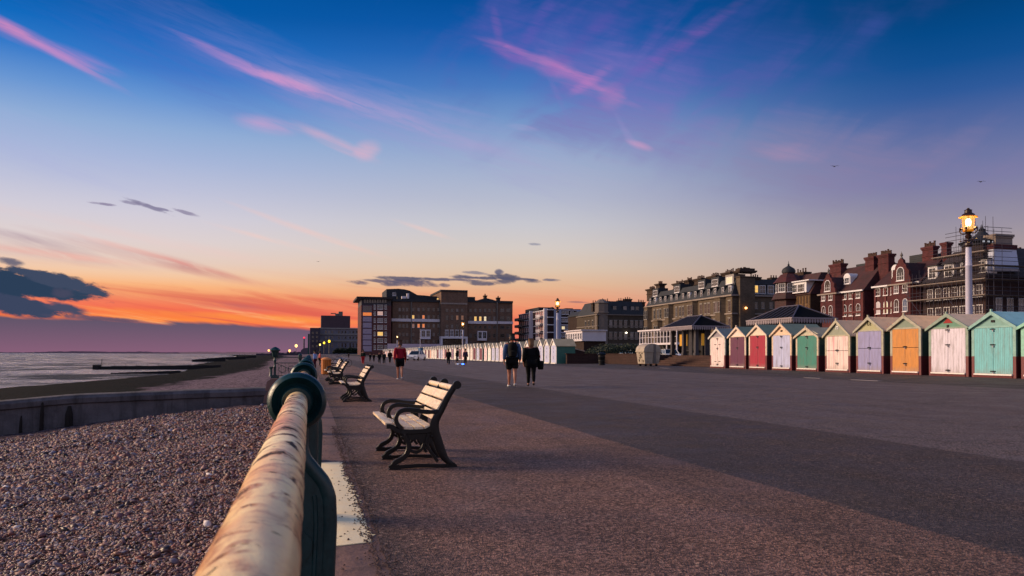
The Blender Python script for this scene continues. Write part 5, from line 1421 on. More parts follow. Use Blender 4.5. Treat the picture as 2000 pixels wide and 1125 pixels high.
for k in range(8):
    an = math.pi/8+k*math.pi/4
    if math.cos(an) > .4: continue
    r_ = 2.35*math.cos(math.pi/8)
    cx, cy = SX+.3+r_*math.cos(an), yt_+r_*math.sin(an)
    win(t, (cx, cy, zt(570)), 1.45, zt(553)-zt(570), 'multi', rz=an+math.pi/2)
y2 = YatX(1563, SX)
part('dormer', MB().box(SX-.4, SX+3, y2-2.4, y2+2.0, zt(574), zt(553)), M_WF, t)
winW(t, SX-.4, y2-.9, zt(573), 1.9, zt(557)-zt(573), 'multi'); winW(t, SX-.4, y2+1.1, zt(573), 1.7, zt(557)-zt(573), 'multi')
part('dormer_roof', MB().box(SX-.8, SX+4, y2-3.6, y2+2.2, zt(553), zt(551)), M_WF, t)
for z in (TB+1.5, TB+4.6, TB+7.6):
    for i in range(4): winW(t, SX, ya+1.0+i*1.75, z, .8, 1.7, frame=var(H('8a6a4a'), .2))
tb = MB()
for i in range(9): tb.box(SX-.08, SX-.003, ya+.2+i*.86, ya+.38+i*.86, TB+7, ez-.3)
part('timber_framing', tb, var(H('7a5a34'), .3), t)
a = atX(1572, 532, SX+6); chimney(t, SX+5, SX+6.5, a.y-1, a.y+2.2, ez, a.z, 4)

# ---------------------------------------------------- red houses with shaped gables
def red_house(px_f, px_n, eav, ridge, gable_px, gtop, label, chims, dorm, rows, bays_px, lits={}):
    ya, yb = YatX(px_n, SX), YatX(px_f, SX); yc = (ya+yb)/2
    t = building((SX, yc, TB), label, 'gabled_house')
    ez = atX((px_f+px_n)/2, eav, SX).z
    part('wall', MB().box(SX, SX+13, ya, yb, TB-.3, ez), M_REDB, t)
    zr = atX(px_n, ridge, SX+4).z
    part('roof', mansard(MB(), SX-.25, SX+13, ya-.15, yb+.15, ez, zr, 4.2, .3), M_REDT, t)
    part('eaves_board', MB().box(SX-.45, SX-.26, ya-.15, yb+.15, ez-.12, ez+.12), M_WF, t)
    gy = YatX(gable_px, SX); zt = atX(gable_px, gtop, SX-1.1).z; g0 = ez-.1; h = zt-g0
    W = 2.1
    # canted bay under the shaped gable
    mb = MB().prism([(SX, gy-W-.5), (SX-1.1, gy-W+.2), (SX-1.1, gy+W-.2), (SX, gy+W+.5)], 'Z', TB, g0); part('bay', mb, M_REDB, t)
    sh = [(-1, 0), (-1, .18), (-.84, .32), (-.86, .46), (-.6, .58), (-.52, .7), (-.3, .78), (-.26, .88), (0, .97), (.26, .88), (.3, .78), (.52, .7), (.6, .58), (.86, .46), (.84, .32), (1, .18), (1, 0)]
    part('shaped_gable', MB().prism([(gy+a*W*.92, g0+b*h*.93) for a, b in sh], 'X', SX-1.1, SX-.7), M_REDB, t)
    part('finial', MB().lathe([(.22, 0), (.1, .3), (.22, .5), (.04, .9), (.01, 1.1)], (SX-.9, gy, g0+h*.88), 'Z', 8), M_DF, t)
    part('gable_roof', MB().prism([(gy-W*.8, g0), (gy, g0+h*.75), (gy+W*.8, g0)], 'X', SX-.7, SX+4), M_REDT, t)
    winW(t, SX-1.1, gy, g0+h*.12, 1.5, h*.30, 'archmulti')
    part('string_course', MB().box(SX-1.35, SX-.003, gy-W-.4, gy+W+.4, g0-.12, g0+.1), M_STR, t)
    for z, hh, st in rows:
        for i, px_ in enumerate(bays_px):
            y = YatX(px_, SX); X = SX-1.1 if abs(y-gy) < W-.3 else SX
            winW(t, X, y, z, .95, hh, st, pane=lits.get((px_, st)))
    pil = MB()
    for k in range(5):
        y = ya+.3+(yb-ya-.6)*k/4
        if abs(y-gy) > W+.4: pil.box(SX-.12, SX-.003, y-.18, y+.18, TB, ez-.4)
    pil.box(SX-.15, SX-.003, ya, gy-W-.5, ez-3.6, ez-3.3) if gy > yc else pil.box(SX-.15, SX-.003, gy+W+.5, yb, ez-3.6, ez-3.3)
    part('pilaster', pil, var(H('5c2a2c'), .2, 1, 10, .8), t)
    for (cx, cy, wy, n) in chims:
        a = atX(cx, cy, SX+3.4); chimney(t, SX+2.8, SX+4.0, a.y-wy/2, a.y+wy/2, ez-.5, a.z, n, M_REDB)
    for px_, y0_, y1_ in dorm:
        a = atX(px_, y1_, SX+.8); b = atX(px_, y0_, SX+.8); dormer(t, SX+.9, a.y, a.z, 1.55, (b.z-a.z)*.72, M_WF, M_WF, arch=True, depth=2.6)
    return t
R1 = [(TB+6.6, 1.45, 'arch'), (TB+9.4, 1.2, 'sash'), (TB+2.6, 2.0, 'sashhood')]
red_house(1611, 1688, 571, 519, 1628, 528, 'red brick house with a shaped gable and single chimney stack, nearer the domed turret', [(1637, 516, 2.9, 8)], [(1653.5, 538, 556)],
          R1, (1620, 1634, 1650.5, 1663, 1677))
red_house(1708, 1799, 556, 512, 1772, 496, 'red brick house with two big chimney stacks, next to the scaffolded building', [(1704, 502, 2.0, 7), (1731, 497, 2.3, 8)], [(1748, 520, 544)],
          R1, (1716, 1731, 1745.5, 1764, 1781), {(1716, 'arch'): lit('f0c8b8', .75), (1731, 'arch'): LW, (1745.5, 'arch'): LW, (1781, 'arch'): lit('5a6a90', .35)})
# alley roof pieces
t = building((SX+6, 100, TB), 'glazed roof lantern building behind the red houses', 'rear_building')
for x0, x1, y0, y1 in ((1672, 1694, 517, 560), (1776, 1812, 500, 560)):
    a = atX(x0, y0, SX+10); b = atX(x1, y0, SX+10); part('roof_lantern', MB().box(SX+10, SX+16, b.y, a.y, TB, a.z), M_SLATE, t)

# ---------------------------------------------------- scaffolded corner building
t = building((SX, 86, TB), 'large corner building wrapped in scaffolding with a white rendered chimney', 'corner_building')
ya, yb = YatX(1926, SX), YatX(1803, SX); ez = atX(1860, 548, SX).z; xe = SX+22
zz = lambda px, y_, X=SX: atX(px, y_, X).z
part('wall', MB().box(SX, xe, ya, yb, TB-.3, ez), brick('453234', '4a3c38'), t)
rz_ = zz(1880, 492, SX+4)
part('roof', mansard(MB(), SX-.2, xe, ya-.2, yb+.2, ez, rz_, 3.4, 2.6), tiles('33282e'), t)
cy_ = ya+2.6
part('corner_turret', MB().lathe([(2.4, TB), (2.4, zz(1910, 476))], (SX+2.2, cy_, 0), 'Z', 8), brick('3a3034'), t)
part('turret_roof', MB().lathe([(2.5, zz(1910, 477)), (2.5, zz(1910, 474)), (2.9, zz(1910, 470)), (1.6, zz(1910, 463)), (.8, zz(1910, 454)), (.35, zz(1910, 446)), (.5, zz(1910, 444)), (.12, zz(1910, 440)), (.02, zz(1910, 433))], (SX+2.2, cy_, 0), 'Z', 12), M_SLATE, t, 50)
tl = MB()
for k in range(6): tl.box(SX-.3+k*.8, SX-.05+k*.8, cy_-2.6, cy_-2.45, zz(1910, 475), zz(1910, 472))
part('lantern_window', tl, lit('d8dce8', .5), t)
Yc = ya
for i, px_ in enumerate((1818, 1834, 1850, 1866, 1882, 1898, 1914)):
    y = YatX(px_, SX)
    for z, h in ((TB+1.5, 2.0), (TB+5.0, 1.9), (TB+8.0, 1.6)):
        winW(t, SX, y, z, 1.05, h, 'sash', pane=None)
    if i % 2 == 0: dormer(t, SX+.4, y, ez+.5, 1.7, 1.9, M_WF)
for px_ in (1950, 1972, 1994):
    a = atY(px_, 560, ya)
    for z in (TB+2, TB+6): winS(t, ya, a.x, z, 1.0, 1.8)
wp = MB(); wx0, wx1 = atY(1938, 560, ya).x, atY(1981, 560, ya).x
wp.prism([(wx0, atY(1940, 530, ya).z), (wx1+.5, atY(1985, 531, ya).z), (wx1, atY(1975, 487, ya).z), (wx0, atY(1940, 487, ya).z)], 'Y', ya-.35, ya+1.2)
cc = part('rendered_chimney', wp, var(H('c4cae0'), .08, .5, 10, .8), t)
c1 = MB().box(wx0-.1, wx1+.1, ya-.45, ya+1.3, atY(1950, 487, ya).z, atY(1950, 478, ya).z); part('brick_band', c1, M_REDB, t)
chimney(t, atY(1940, 480, ya).x, atY(1973, 480, ya).x, ya-.35, ya+1.2, atY(1950, 478, ya).z-.05, atY(1950, 458, ya).z, 0, var(H('8a7a70'), .2), flare=True)
w2 = MB(); w2.box(atY(1984, 520, ya+4).x, atY(1997, 520, ya+4).x, ya-.2, ya+1, atY(1990, 531, ya+4).z, atY(1990, 497, ya+4).z); part('rendered_chimney', w2, var(H('c4cae0'), .08, .5, 10, .8), t)
chimney(t, atY(1979, 500, ya+5).x, atY(2010, 500, ya+5).x, ya+5.2, ya+6.4, ez+2, atY(1990, 492, ya+5).z, 6)
for px_, ty, w_ in ((1817, 482, 2.1), (1849, 474, 1.0)):
    a = atX(px_, ty, SX+4.5); chimney(t, SX+4, SX+4.9, a.y-w_/2, a.y+w_/2, ez, a.z, 7 if w_ > 2 else 0, M_REDB)
# scaffolding as its own thing
sf = thing('scaffolding', (SX-1.6, ya-1.6, TB), 'tube and board scaffolding wrapped round the large corner building', 'scaffolding')
M_SC = mat('scaffold_tube', color=H('4a4650'), rough=.5, metal=.3); M_BD = var(H('857872'), .2, 2, 12, .8)
lv = [TB+3.0, TB+5.5, TB+8.0, TB+10.1, ez+1.4, ez+3.2]
random.seed(2)
yend = yb+1; xend = xe
ps = MB()
ny = 17; nx_ = 9
for i in range(ny+1):
    y = ya-1.6+(yend-ya+1.6)*i/ny; top = lv[-1]+(3.0 if i < 7 else 1) if i < 11 else lv[3]+1.6
    if i < 7: top = rz_+2.5
    for dx in (0, 1.2):
        ps.tube([(SX-1.6+dx, y, TB), (SX-1.6+dx, y, top+random.uniform(-.4, .8))], .036, 4, False)
for i in range(nx_+1):
    x = SX-1.6+(xend-SX+1.6)*i/nx_; top = ez+.6 if i > 1 else rz_+1.5
    for dy in (0, 1.2): ps.tube([(x, ya-1.6+dy, TB), (x, ya-1.6+dy, top+random.uniform(-.3, .5))], .036, 4, False)
part('standards', ps, M_SC, sf)
gr_ = MB()
for z in lv+[rz_+.8]:
    y1 = yend if z < ez+.5 else (ya+ (yend-ya)*.62 if z < lv[-1]+.1 else ya+(yend-ya)*.38)
    for dz in (0, .55, 1.05):
        gr_.tube([(SX-1.65, ya-1.9, z+dz), (SX-1.65, y1+.4, z+dz)], .034, 4, False)
        if z < ez+2: gr_.tube([(SX-1.9, ya-1.65, z+dz), (xend, ya-1.65, z+dz)], .034, 4, False)
        else: gr_.tube([(SX-1.9, ya-1.65, z+dz), (SX+2.6, ya-1.65, z+dz)], .034, 4, False)
for i in range(7):
    y = ya+i*2.2; z = lv[i % 3]; gr_.tube([(SX-1.7, y, z), (SX-1.7, y+2.2, z+2.3)], .034, 4, False)
part('ledgers', gr_, M_SC, sf)
for z in lv:
    y1 = yend if z < ez+.5 else ya+(yend-ya)*.62
    part('walkway_boards', MB().box(SX-1.6, SX-.45, ya-1.6, y1, z-.07, z).box(SX-1.72, SX-1.68, ya-1.6, y1, z, z+.1), M_BD, sf)
    if z < ez+2: part('walkway_boards', MB().box(SX-.44, xend if z < ez else SX+7, ya-1.6, ya-.5, z-.07, z), M_BD, sf)

# ---------------------------------------------------- shelters
M_IRN = var(H('3e3a40'), .2, 3, 20, .6); M_RID = mat('lead_roll', color=H('5a5460'), rough=.45, metal=.2)
M_LIG = mat('amber_glass', color=H('c08a30'), rough=.3, emit=H('d89a30'), estr=.28)
M_SHR = mat('shelter_slate', color=H('0f0f13'), rough=.8, spec=.1)
def shelter(x0, x1, y0, y1, ze, zr, label, panes):
    t = thing('shelter', ((x0+x1)/2, (y0+y1)/2, TB), label, 'shelter', 'promenade shelters with hipped roofs')
    xc, yc = (x0+x1)/2, (y0+y1)/2; rl_ = max((y1-y0)/2-(x1-x0)/2, .6)
    rf = MB(); b4 = [(x0, y0, ze), (x1, y0, ze), (x1, y1, ze), (x0, y1, ze)]; r1, r2 = (xc, yc-rl_, zr), (xc, yc+rl_, zr)
    rf.add(b4+[r1, r2], [(0, 1, 4), (1, 2, 5, 4), (2, 3, 5), (3, 0, 4, 5), (3, 2, 1, 0)])
    r = part('roof', rf, M_SHR, t)
    rb = MB()
    n = int((y1-y0)/.55)
    for k in range(1, n):
        y = y0+(y1-y0)*k/n
        f_ = min(1, (y-y0)/((y1-y0)/2-rl_), (y1-y)/((y1-y0)/2-rl_))
        rb.tube([(x0-.02, y, ze+.03), (x0+(xc-x0)*f_, y, ze+(zr-ze)*f_+.03)], .035, 5, True)
    for a, b_ in ((b4[0], r1), (b4[1], r1), (b4[2], r2), (b4[3], r2), (r1, r2)): rb.tube([Vector(a)+Vector((0, 0, .03)), Vector(b_)+Vector((0, 0, .03))], .06, 6)
    part('lead_rolls', rb, M_RID, r)
    vl = MB(); n = int((y1-y0)/.22)
    for k in range(n):
        y = y0+(y1-y0)*(k+.5)/n; vl.prism([(y-.08, ze+.02), (y+.08, ze+.02), (y+.08, ze-.2), (y, ze-.33), (y-.08, ze-.2)], 'X', x0-.03, x0)
    n = int((x1-x0)/.22)
    for k in range(n):
        x = x0+(x1-x0)*(k+.5)/n; vl.prism([(x-.08, ze+.02), (x+.08, ze+.02), (x+.08, ze-.2), (x, ze-.33), (x-.08, ze-.2)], 'Y', y0-.03, y0)
    vl.box(x0-.06, x1, y0-.06, y0-.031, ze, ze+.1); vl.box(x0-.06, x0-.031, y0-.03, y1, ze, ze+.1)
    part('valance', vl, var(H('8e8288'), .15), t)
    m = .9; a0, a1, c0, c1 = x0+m, x1-m, y0+m, y1-m
    for (x, y) in ((a0, c0), (a1, c0), (a0, c1), (a1, c1), (a0, yc), (a1, yc)):
        pl = MB().box(x-.16, x+.16, y-.16, y+.16, TB-.03, ze); pl.box(x-.22, x+.22, y-.22, y+.22, TB, TB+.25); part('pillar', pl, M_IRN, t)
    for (x, y, ax) in ((a0, c0+.8, 'y'), (a0+.9, c0, 'x')):
        bd = MB()
        for k in range(6):
            if ax == 'x': bd.box(x+k*.1, x+k*.1+.07, y-.05, y+.05, TB, ze)
            else: bd.box(x-.05, x+.05, y+k*.1, y+k*.1+.07, TB, ze)
        part('boarded_panel', bd, M_IRN, t)
    bw = MB().box(a0+1.3, a0+1.4, c0+1.3, c1, TB-.02, ze); bw.box(a0+1.3, a1-.2, c0+1.2, c0+1.29, TB-.02, ze)
    part('back_wall', bw, var(H('1e1a1c'), .3), t)
    part('bench_seat', MB().box(a0+.8, a0+1.28, c0+1.6, c1-.3, TB+.42, TB+.48), M_IRN, t)
    for (p, q, r_, s_) in panes:
        if p < 0: u = YatX(r_, a0+1.28), YatX(s_, a0+1.28); part('amber_window', MB().box(a0+1.25, a0+1.29, min(u), max(u), TB+.95, TB+2.1), M_LIG, t)
        else: part('amber_window', MB().box(atY(r_, 660, c0+1.2).x, atY(s_, 660, c0+1.2).x, c0+1.15, c0+1.19, TB+.95, TB+2.1), M_LIG, t)
    return t
# shelter beside the narrow pinkish hut
X1 = 34.5
y1s, y0s = YatX(1290, X1, 637), YatX(1352, X1, 637)
x1s = atY(1426, 634, y0s).x
shelter(X1, x1s, y0s, y1s, atX(1352, 637.5, X1).z, atX(1366, 617, (X1+x1s)/2).z, 'open shelter with amber windows beside the hut with pinkish white doors', [(-1, 0, 1328, 1334), (-1, 0, 1336, 1342.5), (1, 0, 1370, 1375), (1, 0, 1379, 1385)])
X2 = 33.0
y1s, y0s = YatX(1458, X2, 627), YatX(1547, X2, 623)
x1s = atY(1636, 623, y0s).x
shelter(X2, x1s, y0s, y1s, atX(1547, 622, X2).z, atX(1560, 597, (X2+x1s)/2).z, 'larger shelter whose ribbed slate roof rises behind the red and teal huts', [])
# white arcaded veranda
t = thing('veranda', (44, 101, TB), 'white arcaded iron veranda behind the cream waste container', 'veranda')
VX = 46.0; v1, v0 = YatX(1250, VX), YatX(1322, VX); za, zb, zc = atX(1285, 643, VX).z, atX(1285, 670, VX).z, TB
fr_ = MB(); n = 12
fr_.box(VX-.15, VX+3.5, v0, v1, zb-.25, zb); fr_.box(VX-.3, VX+3.6, v0-.2, v1+.2, za-.2, za)
part('floor_slab', fr_, M_WST, t)
cb = MB()
for k in range(n+1):
    y = v0+(v1-v0)*k/n; cb.tube([(VX, y, zb), (VX, y, za-.2)], .09, 6)
    if k % 3 == 0: cb.tube([(VX, y, zc), (VX, y, zb)], .13, 6)
    if k < n:
        w_ = (v1-v0)/n/2; ym = y+w_
        cb.prism([(ym-w_, za-.2), (ym+w_, za-.2)]+[(ym+w_*.9*math.cos(a), za-.2-w_*1.1*(1-math.sin(a))) for a in np.linspace(0, math.pi, 7)], 'X', VX-.04, VX+.04)
        cb.tube([(VX, y, zb+.8), (VX, y+2*w_, zb+.8)], .04, 4)
for x in (VX+1.2, VX+2.4, VX+3.4): cb.tube([(x, v0, zc), (x, v0, za-.2)], .1, 6)
part('columns', cb, M_WST, t)
part('back_wall', MB().box(VX+3.5, VX+4, v0, v1, TB, za-.2), var(H('2a282c'), .3), t)
# white glazed bay building by the flats
t = building((60, 190, TB), 'small white glazed pavilion raised on a dark base in front of the modern flats', 'pavilion')
PX_ = 62.0; v1, v0 = YatX(1105, PX_), YatX(1137, PX_); za, zb = atX(1110, 648, PX_).z, atX(1110, 664, PX_).z
part('base', MB().box(PX_+.6, PX_+6, v0+.5, v1, TB-.2, zb-.4), M_BRN, t)
part('body', MB().box(PX_, PX_+6, v0, v1, zb-.4, za), M_WST, t)
n = 7
for k in range(n): winW(t, PX_, v0+(v1-v0)*(k+.5)/n, zb, (v1-v0)/n*.6, (za-zb)*.75, 'sash')
part('roof', MB().box(PX_-.4, PX_+6.2, v0-.4, v1+.3, za, za+.25), M_WST, t)

# ---------------------------------------------------- brick wall, steps, bank
WX = 28.3; M_WALL = brick('3f2a27', '4a3a34')
y_a, y_b = 47.6, 72.0
mb = MB().box(WX, WX+.35, 61.0, y_b, gz(WX)-.02, 1.24); mb.box(WX-.05, WX+.4, 61.0, y_b, 1.24, 1.32)
mb.box(WX+.4, 31, 61.0, 61.4, gz(WX), 1.24)
solo('brick_wall', mb, M_WALL, 'low brown brick retaining wall behind the black litter bin', 'wall')
mb = MB().box(24.6, WX-.06, y_b+.05, y_b+.4, gz(24)-.05, 1.26); mb.hexa([(24.5, y_b, 1.26), (WX+2, y_b, 1.26), (WX+2, y_b+.45, 1.26), (24.5, y_b+.45, 1.26)], [(24.5, y_b, 1.34), (WX+2, y_b, 1.34), (WX+2, y_b+.45, 1.34), (24.5, y_b+.45, 1.34)])
solo('brick_wall', mb, M_WALL, 'brown brick return wall in front of the end hut of the far row', 'wall')
st = thing('steps', (WX, 54, gz(WX)), 'wide flight of shallow brown steps rising from the promenade to the shelter', 'steps')
ns = 6
for i in range(ns):
    x0 = WX+i*.42; part('step', MB().box(x0, x0+.44 if i < ns-1 else 31.2, 40.0, 60.98, gz(WX)-.1, gz(WX)+(1.19-gz(WX))*(i+1)/ns), brick('4a332e', '5a4a44'), st)
for (x_a, x_b, y_t, y_c, Yp, lab) in ((1121, 1142, 681.5, 687, 80, 'long pale coping slope sinking towards the end beach hut'), (1182, 1207, 686, 681, 84, 'short pale coping slope rising beside the stone building door')):
    a = atY(x_a, y_t, Yp); b = atY(x_b, y_c, Yp)
    mb = MB().prism([(a.x, .9), (b.x, .9), (b.x, b.z), (a.x, a.z)], 'Y', Yp, Yp+.4); w_ = solo('ramp_wall', mb, M_WALL, lab, 'ramp wall')
    q = w_; q['label'] = lab
    cpm = MB().prism([(a.x, a.z), (b.x, b.z), (b.x, b.z+.12), (a.x, a.z+.12)], 'Y', Yp-.05, Yp+.45)
    cpm.v = [(v[0]-w_.location.x, v[1]-w_.location.y, v[2]-w_.location.z) for v in cpm.v]
    part('coping', cpm, var(H('b09078'), .2), w_, local=True)

def shrub(x0, x1, y0, y1, z0, h, label, n=2600, leaf=.16, cat='hedge'):
    """dense hedge: leaf quads through the volume round a few stems"""
    root = thing('hedge' if cat == 'hedge' else cat, ((x0+x1)/2, (y0+y1)/2, z0), label, cat)
    mb = MB()
    for i in range(n):
        u, v = random.random(), random.random(); x = x0+(x1-x0)*u; y = y0+(y1-y0)*v
        top = h*(.72+.45*mnoise.noise(Vector((x*.5, y*.5, 2))))*min(1, 4*u+.35, 4*(1-u)+.35)
        z = z0+top*math.sqrt(random.random())
        a = random.random()*6.28; el = random.uniform(-.8, .8); s = leaf*random.uniform(.6, 1.5)
        d = Vector((math.cos(a)*math.cos(el), math.sin(a)*math.cos(el), math.sin(el)))*s; e = d.orthogonal().normalized()*s*.6
        p = Vector((x, y, z)); mb.quad(p-e*.5, p+d*.5, p+e*.5, p-d*.5)
    part('foliage', mb, M_LEAF, root)
    s = MB()
    for i in range(6): x = x0+(x1-x0)*(i+.5)/6; s.tube([(x, (y0+y1)/2, z0), (x+.2, (y0+y1)/2, z0+h*.7)], [.06, .02], 5)
    part('stems', s, MW, root)
def f_leaf(t, b):
    g = t.new('ShaderNodeNewGeometry').outputs['Random Per Island']
    t.put(b.inputs['Base Color'], t.ramp(g, [(0, H('141a12')), (.5, H('252e1c')), (1, H('3d4128'))]))
M_LEAF = mat('leaves', f_leaf, rough=.6, spec=.3)
shrub(30.2, 38, 78.5, 83, 1.2, 1.4, 'dark leafy hedge behind the end hut of the far row', 5000, .2)
shrub(44, 62, 96, 100, 1.2, .8, 'low dark hedge in front of the stone corner building', 5000, .25)
a = atY(650, 690, 400).x; b = atY(703, 690, 400).x
shrub(a, b, 400, 404, 1.2, 3.4, 'dark clipped hedge along the front of the cream terrace', 7000, .5)
# ------------------------------------------------------------------ lamps
M_POLE = var(H('b7b6cc'), .1, 2, 14, .5); M_LBLK = var(H('2a1512'), .3, 6, 30, .4); M_LCOL = lit('ffb640', 3.2); M_BULB = lit('fff0c0', 14)
LAMPX = 31.0
def make_lamp(x, y, zt, label, main=True):
    z0 = gz(x) if x < 31 else gz(31); h = zt-z0
    t = thing('street_lamp', (x, y, z0), label, 'street lamp', 'ornate promenade lamps')
    s = lambda d: h-d
    mb = MB().lathe([(.26, 0), (.26, .5), (.19, .6), (.16, .9), (.145, s(2.9)), (.17, s(2.86)), (.145, s(2.8)), (.125, s(1.95)), (.16, s(1.93))], n=18)
    part('pole', mb, M_POLE, t, 40, True)
    nk = MB().lathe([(.13, s(1.96)), (.2, s(1.86)), (.19, s(1.76)), (.1, s(1.68)), (.08, s(1.55)), (.14, s(1.48)), (.16, s(1.4)), (.09, s(1.33)), (.14, s(1.22)), (.2, s(1.18))], n=16)
    nk.tube([(0, -.48, s(1.60)), (0, .48, s(1.60))], .022, 6)
    nk.tube([(-.3, 0, s(1.60)), (.3, 0, s(1.60))], .022, 6)
    for q in (-.48, .48): nk.lathe([(.01, -.04), (.045, 0), (.01, .04)], (0, q, s(1.60)), 'Z', 8)
    for a in range(4):
        c_, s_ = math.cos(a*math.pi/2+.5), math.sin(a*math.pi/2+.5)
        pts = [(.1, s(1.25)), (.25, s(1.28)), (.36, s(1.2)), (.38, s(1.06)), (.30, s(1.0)), (.24, s(1.06)), (.28, s(1.14))]
        nk.tube([(r*c_, r*s_, z) for r, z in smoothpts(pts, 3)], .03, 5)
        nk.lathe([(.02, -.07), (.09, 0), (.02, .07)], (.33*c_, .33*s_, s(1.02)), 'Z', 8)
    part('bracket', nk, M_LBLK, t, 40, True)
    gl = MB().lathe([(.2, s(1.17)), (.21, s(1.1)), (.265, s(.50)), (.26, s(.47))], n=8)
    g = part('lantern_glass', gl, M_LAMPG, t, None, True)
    rb = MB()
    for k in range(8):
        a = k*math.pi/4; rb.tube([(.22*math.cos(a), .22*math.sin(a), s(1.12)), (.275*math.cos(a), .275*math.sin(a), s(.48))], .014, 4)
    rb.lathe([(.2, s(1.2)), (.25, s(1.16)), (.25, s(1.1)), (.2, s(1.1))], n=8)
    part('lantern_frame', rb, M_BRASS, t, None, True)
    part('bulb', MB().lathe([(.02, s(.95)), (.1, s(.88)), (.13, s(.72)), (.09, s(.58)), (.02, s(.54))], n=10), M_BULB, t, 50, True)
    br = MB().lathe([(.27, s(.47)), (.41, s(.50)), (.41, s(.46)), (.27, s(.42))], n=24); part('reflector_brim', br, M_BRASS, t, 40, True)
    cp = MB().lathe([(.31, s(.44)), (.27, s(.34)), (.17, s(.28)), (.16, s(.16)), (.18, s(.14)), (.07, s(.09)), (.04, s(.06)), (.06, s(.035)), (.005, 0)], n=16)
    part('lantern_cap', cp, M_LBLK, t, 40, True)
    return t, z0+h-.75
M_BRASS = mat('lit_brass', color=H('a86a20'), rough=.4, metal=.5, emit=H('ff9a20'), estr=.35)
def f_lg(t, b):
    tr = t.new('ShaderNodeBsdfTransparent'); em = t.new('ShaderNodeEmission'); em.inputs[0].default_value = H('ffc870'); em.inputs[1].default_value = 1.1
    mx = t.new('ShaderNodeMixShader'); mx.inputs[0].default_value = .62
    t.l.new(tr.outputs[0], mx.inputs[1]); t.l.new(em.outputs[0], mx.inputs[2]); t.l.new(mx.outputs[0], t.n['Material Output'].inputs[0])
M_LAMPG = mat('lamp_glass', f_lg)
def pl(x, y, z, e, c=(1, .62, .22), r=.36):
    d = bpy.data.lights.new('lamp_light', 'POINT'); o = bpy.data.objects.new('lamp_light', d); col.objects.link(o); o.location = (x, y, z); d.energy = e; d.color = c; d.shadow_soft_size = r
for px, py, lab, e in ((1891, 405, 'tall white street lamp with a glowing lantern, standing behind the white and aqua huts', 900), (1089, 581.5, 'street lamp with a glowing lantern in front of the modern flats', 800),
                    (904, 626, 'street lamp glowing in front of the hotel portico', 900), (776, 654, 'street lamp glowing above the runner in dark red, at the hotel corner', 600)):
    Y = YatX(px, LAMPX, py); zt = atX(px, py, LAMPX).z
    t, zl = make_lamp(LAMPX, Y, zt, lab); pl(LAMPX, Y, zl, e)
random.seed(4)
def small_lamp(px, py, dist, c, label, r=.4):
    p = atY(px, py, dist); mb = MB().tube([(0, 0, 0), (0, 0, p.z-1.2)], [.16, .1], 6)
    t = thing('street_lamp', (p.x, p.y, 1.2), label, 'street lamp', 'distant lit street lamps')
    part('pole', mb, M_DF, t, None, True)
    part('lantern', MB().lathe([(.1, -.6*r*2), (r*1.1, -.2), (r, r), (.1, r*1.6)], (0, 0, p.z-1.2), 'Z', 8), lit(c, 3.0), t, None, True)
for q in ((643, 667, 300, 'ffd024', 'nearest of the three yellow street lamps in front of the cream terrace', .36), (633, 670, 340, 'ffd030', 'middle one of the three yellow street lamps in front of the cream terrace', .36),
          (625, 673.5, 390, 'ffd870', 'farthest of the three yellow street lamps in front of the cream terrace', .34), (578.5, 676, 600, 'ffc070', 'taller orange street lamp on the sea front near the factory', .9),
          (565.5, 685.5, 700, 'ffb060', 'low orange street lamp on the sea front between the factory and the capped fence post', .9), (525, 685, 900, 'ffb060', 'lone orange lamp near the open sea, outside the capped fence post', 1.0)):
    small_lamp(*q)
p = atY(821, 643, 230); mb = MB().tube([(p.x, p.y, .4), p], [.12, .07], 6)
solo('flagpole', mb, M_POLE, 'plain thin white pole without a lamp in front of the hotel', 'pole')

# ------------------------------------------------------------------ bins
b0 = onprom(1175, 713); ang = 0
t = thing('litter_bin', b0, 'round black litter bin in front of the brick wall and steps', 'bin')
h = atY(1175, 688.5, b0.y).z-b0.z; k = h
part('body', MB().lathe([(.25*k, 0), (.29*k, .02*k), (.29*k, .06*k), (.24*k, .1*k), (.27*k, .55*k), (.31*k, .62*k), (.31*k, .66*k)], n=20), M_IRON, t, 40, True)
part('hood', MB().lathe([(.27*k, .66*k), (.27*k, .78*k), (.33*k, .8*k), (.35*k, .86*k), (.28*k, .95*k), (.1*k, k), (.02*k, k)], n=20), M_IRON, t, 40, True)
part('band', MB().lathe([(.285*k, .33*k), (.285*k, .37*k), (.27*k, .37*k)], n=20), mat('dull_band', color=H('2c2a28'), rough=.5), t, None, True)
b0 = onprom(637, 732); t = thing('litter_bin', b0, 'orange wooden litter bin with a domed lid beside the farther benches', 'bin')
h = atY(637, 698, b0.y).z-b0.z; w_ = (atY(648, 720, b0.y).x-atY(628.5, 720, b0.y).x)/2
bo = MB()
for k in range(14):
    a0, a1 = k*2*math.pi/14, (k+.86)*2*math.pi/14
    bo.prism([(w_*math.cos(a0), w_*math.sin(a0)), (w_*math.cos(a1), w_*math.sin(a1)), (w_*.9*math.cos(a1), w_*.9*math.sin(a1)), (w_*.9*math.cos(a0), w_*.9*math.sin(a0))], 'Z', .05, h*.86)
part('slats', bo, var(H('b5651c'), .3, 6, 30, .6), t, None, True)
part('liner', MB().lathe([(w_*.88, .02), (w_*.88, h*.84)], n=14), var(H('5a2c10'), .3), t, None, True)
part('lid', MB().lathe([(w_*1.05, h*.86), (w_*1.08, h*.89), (w_*.8, h*.96), (w_*.35, h*.995), (.01, h)], n=18), var(H('d88a50'), .15), t, 40, True)

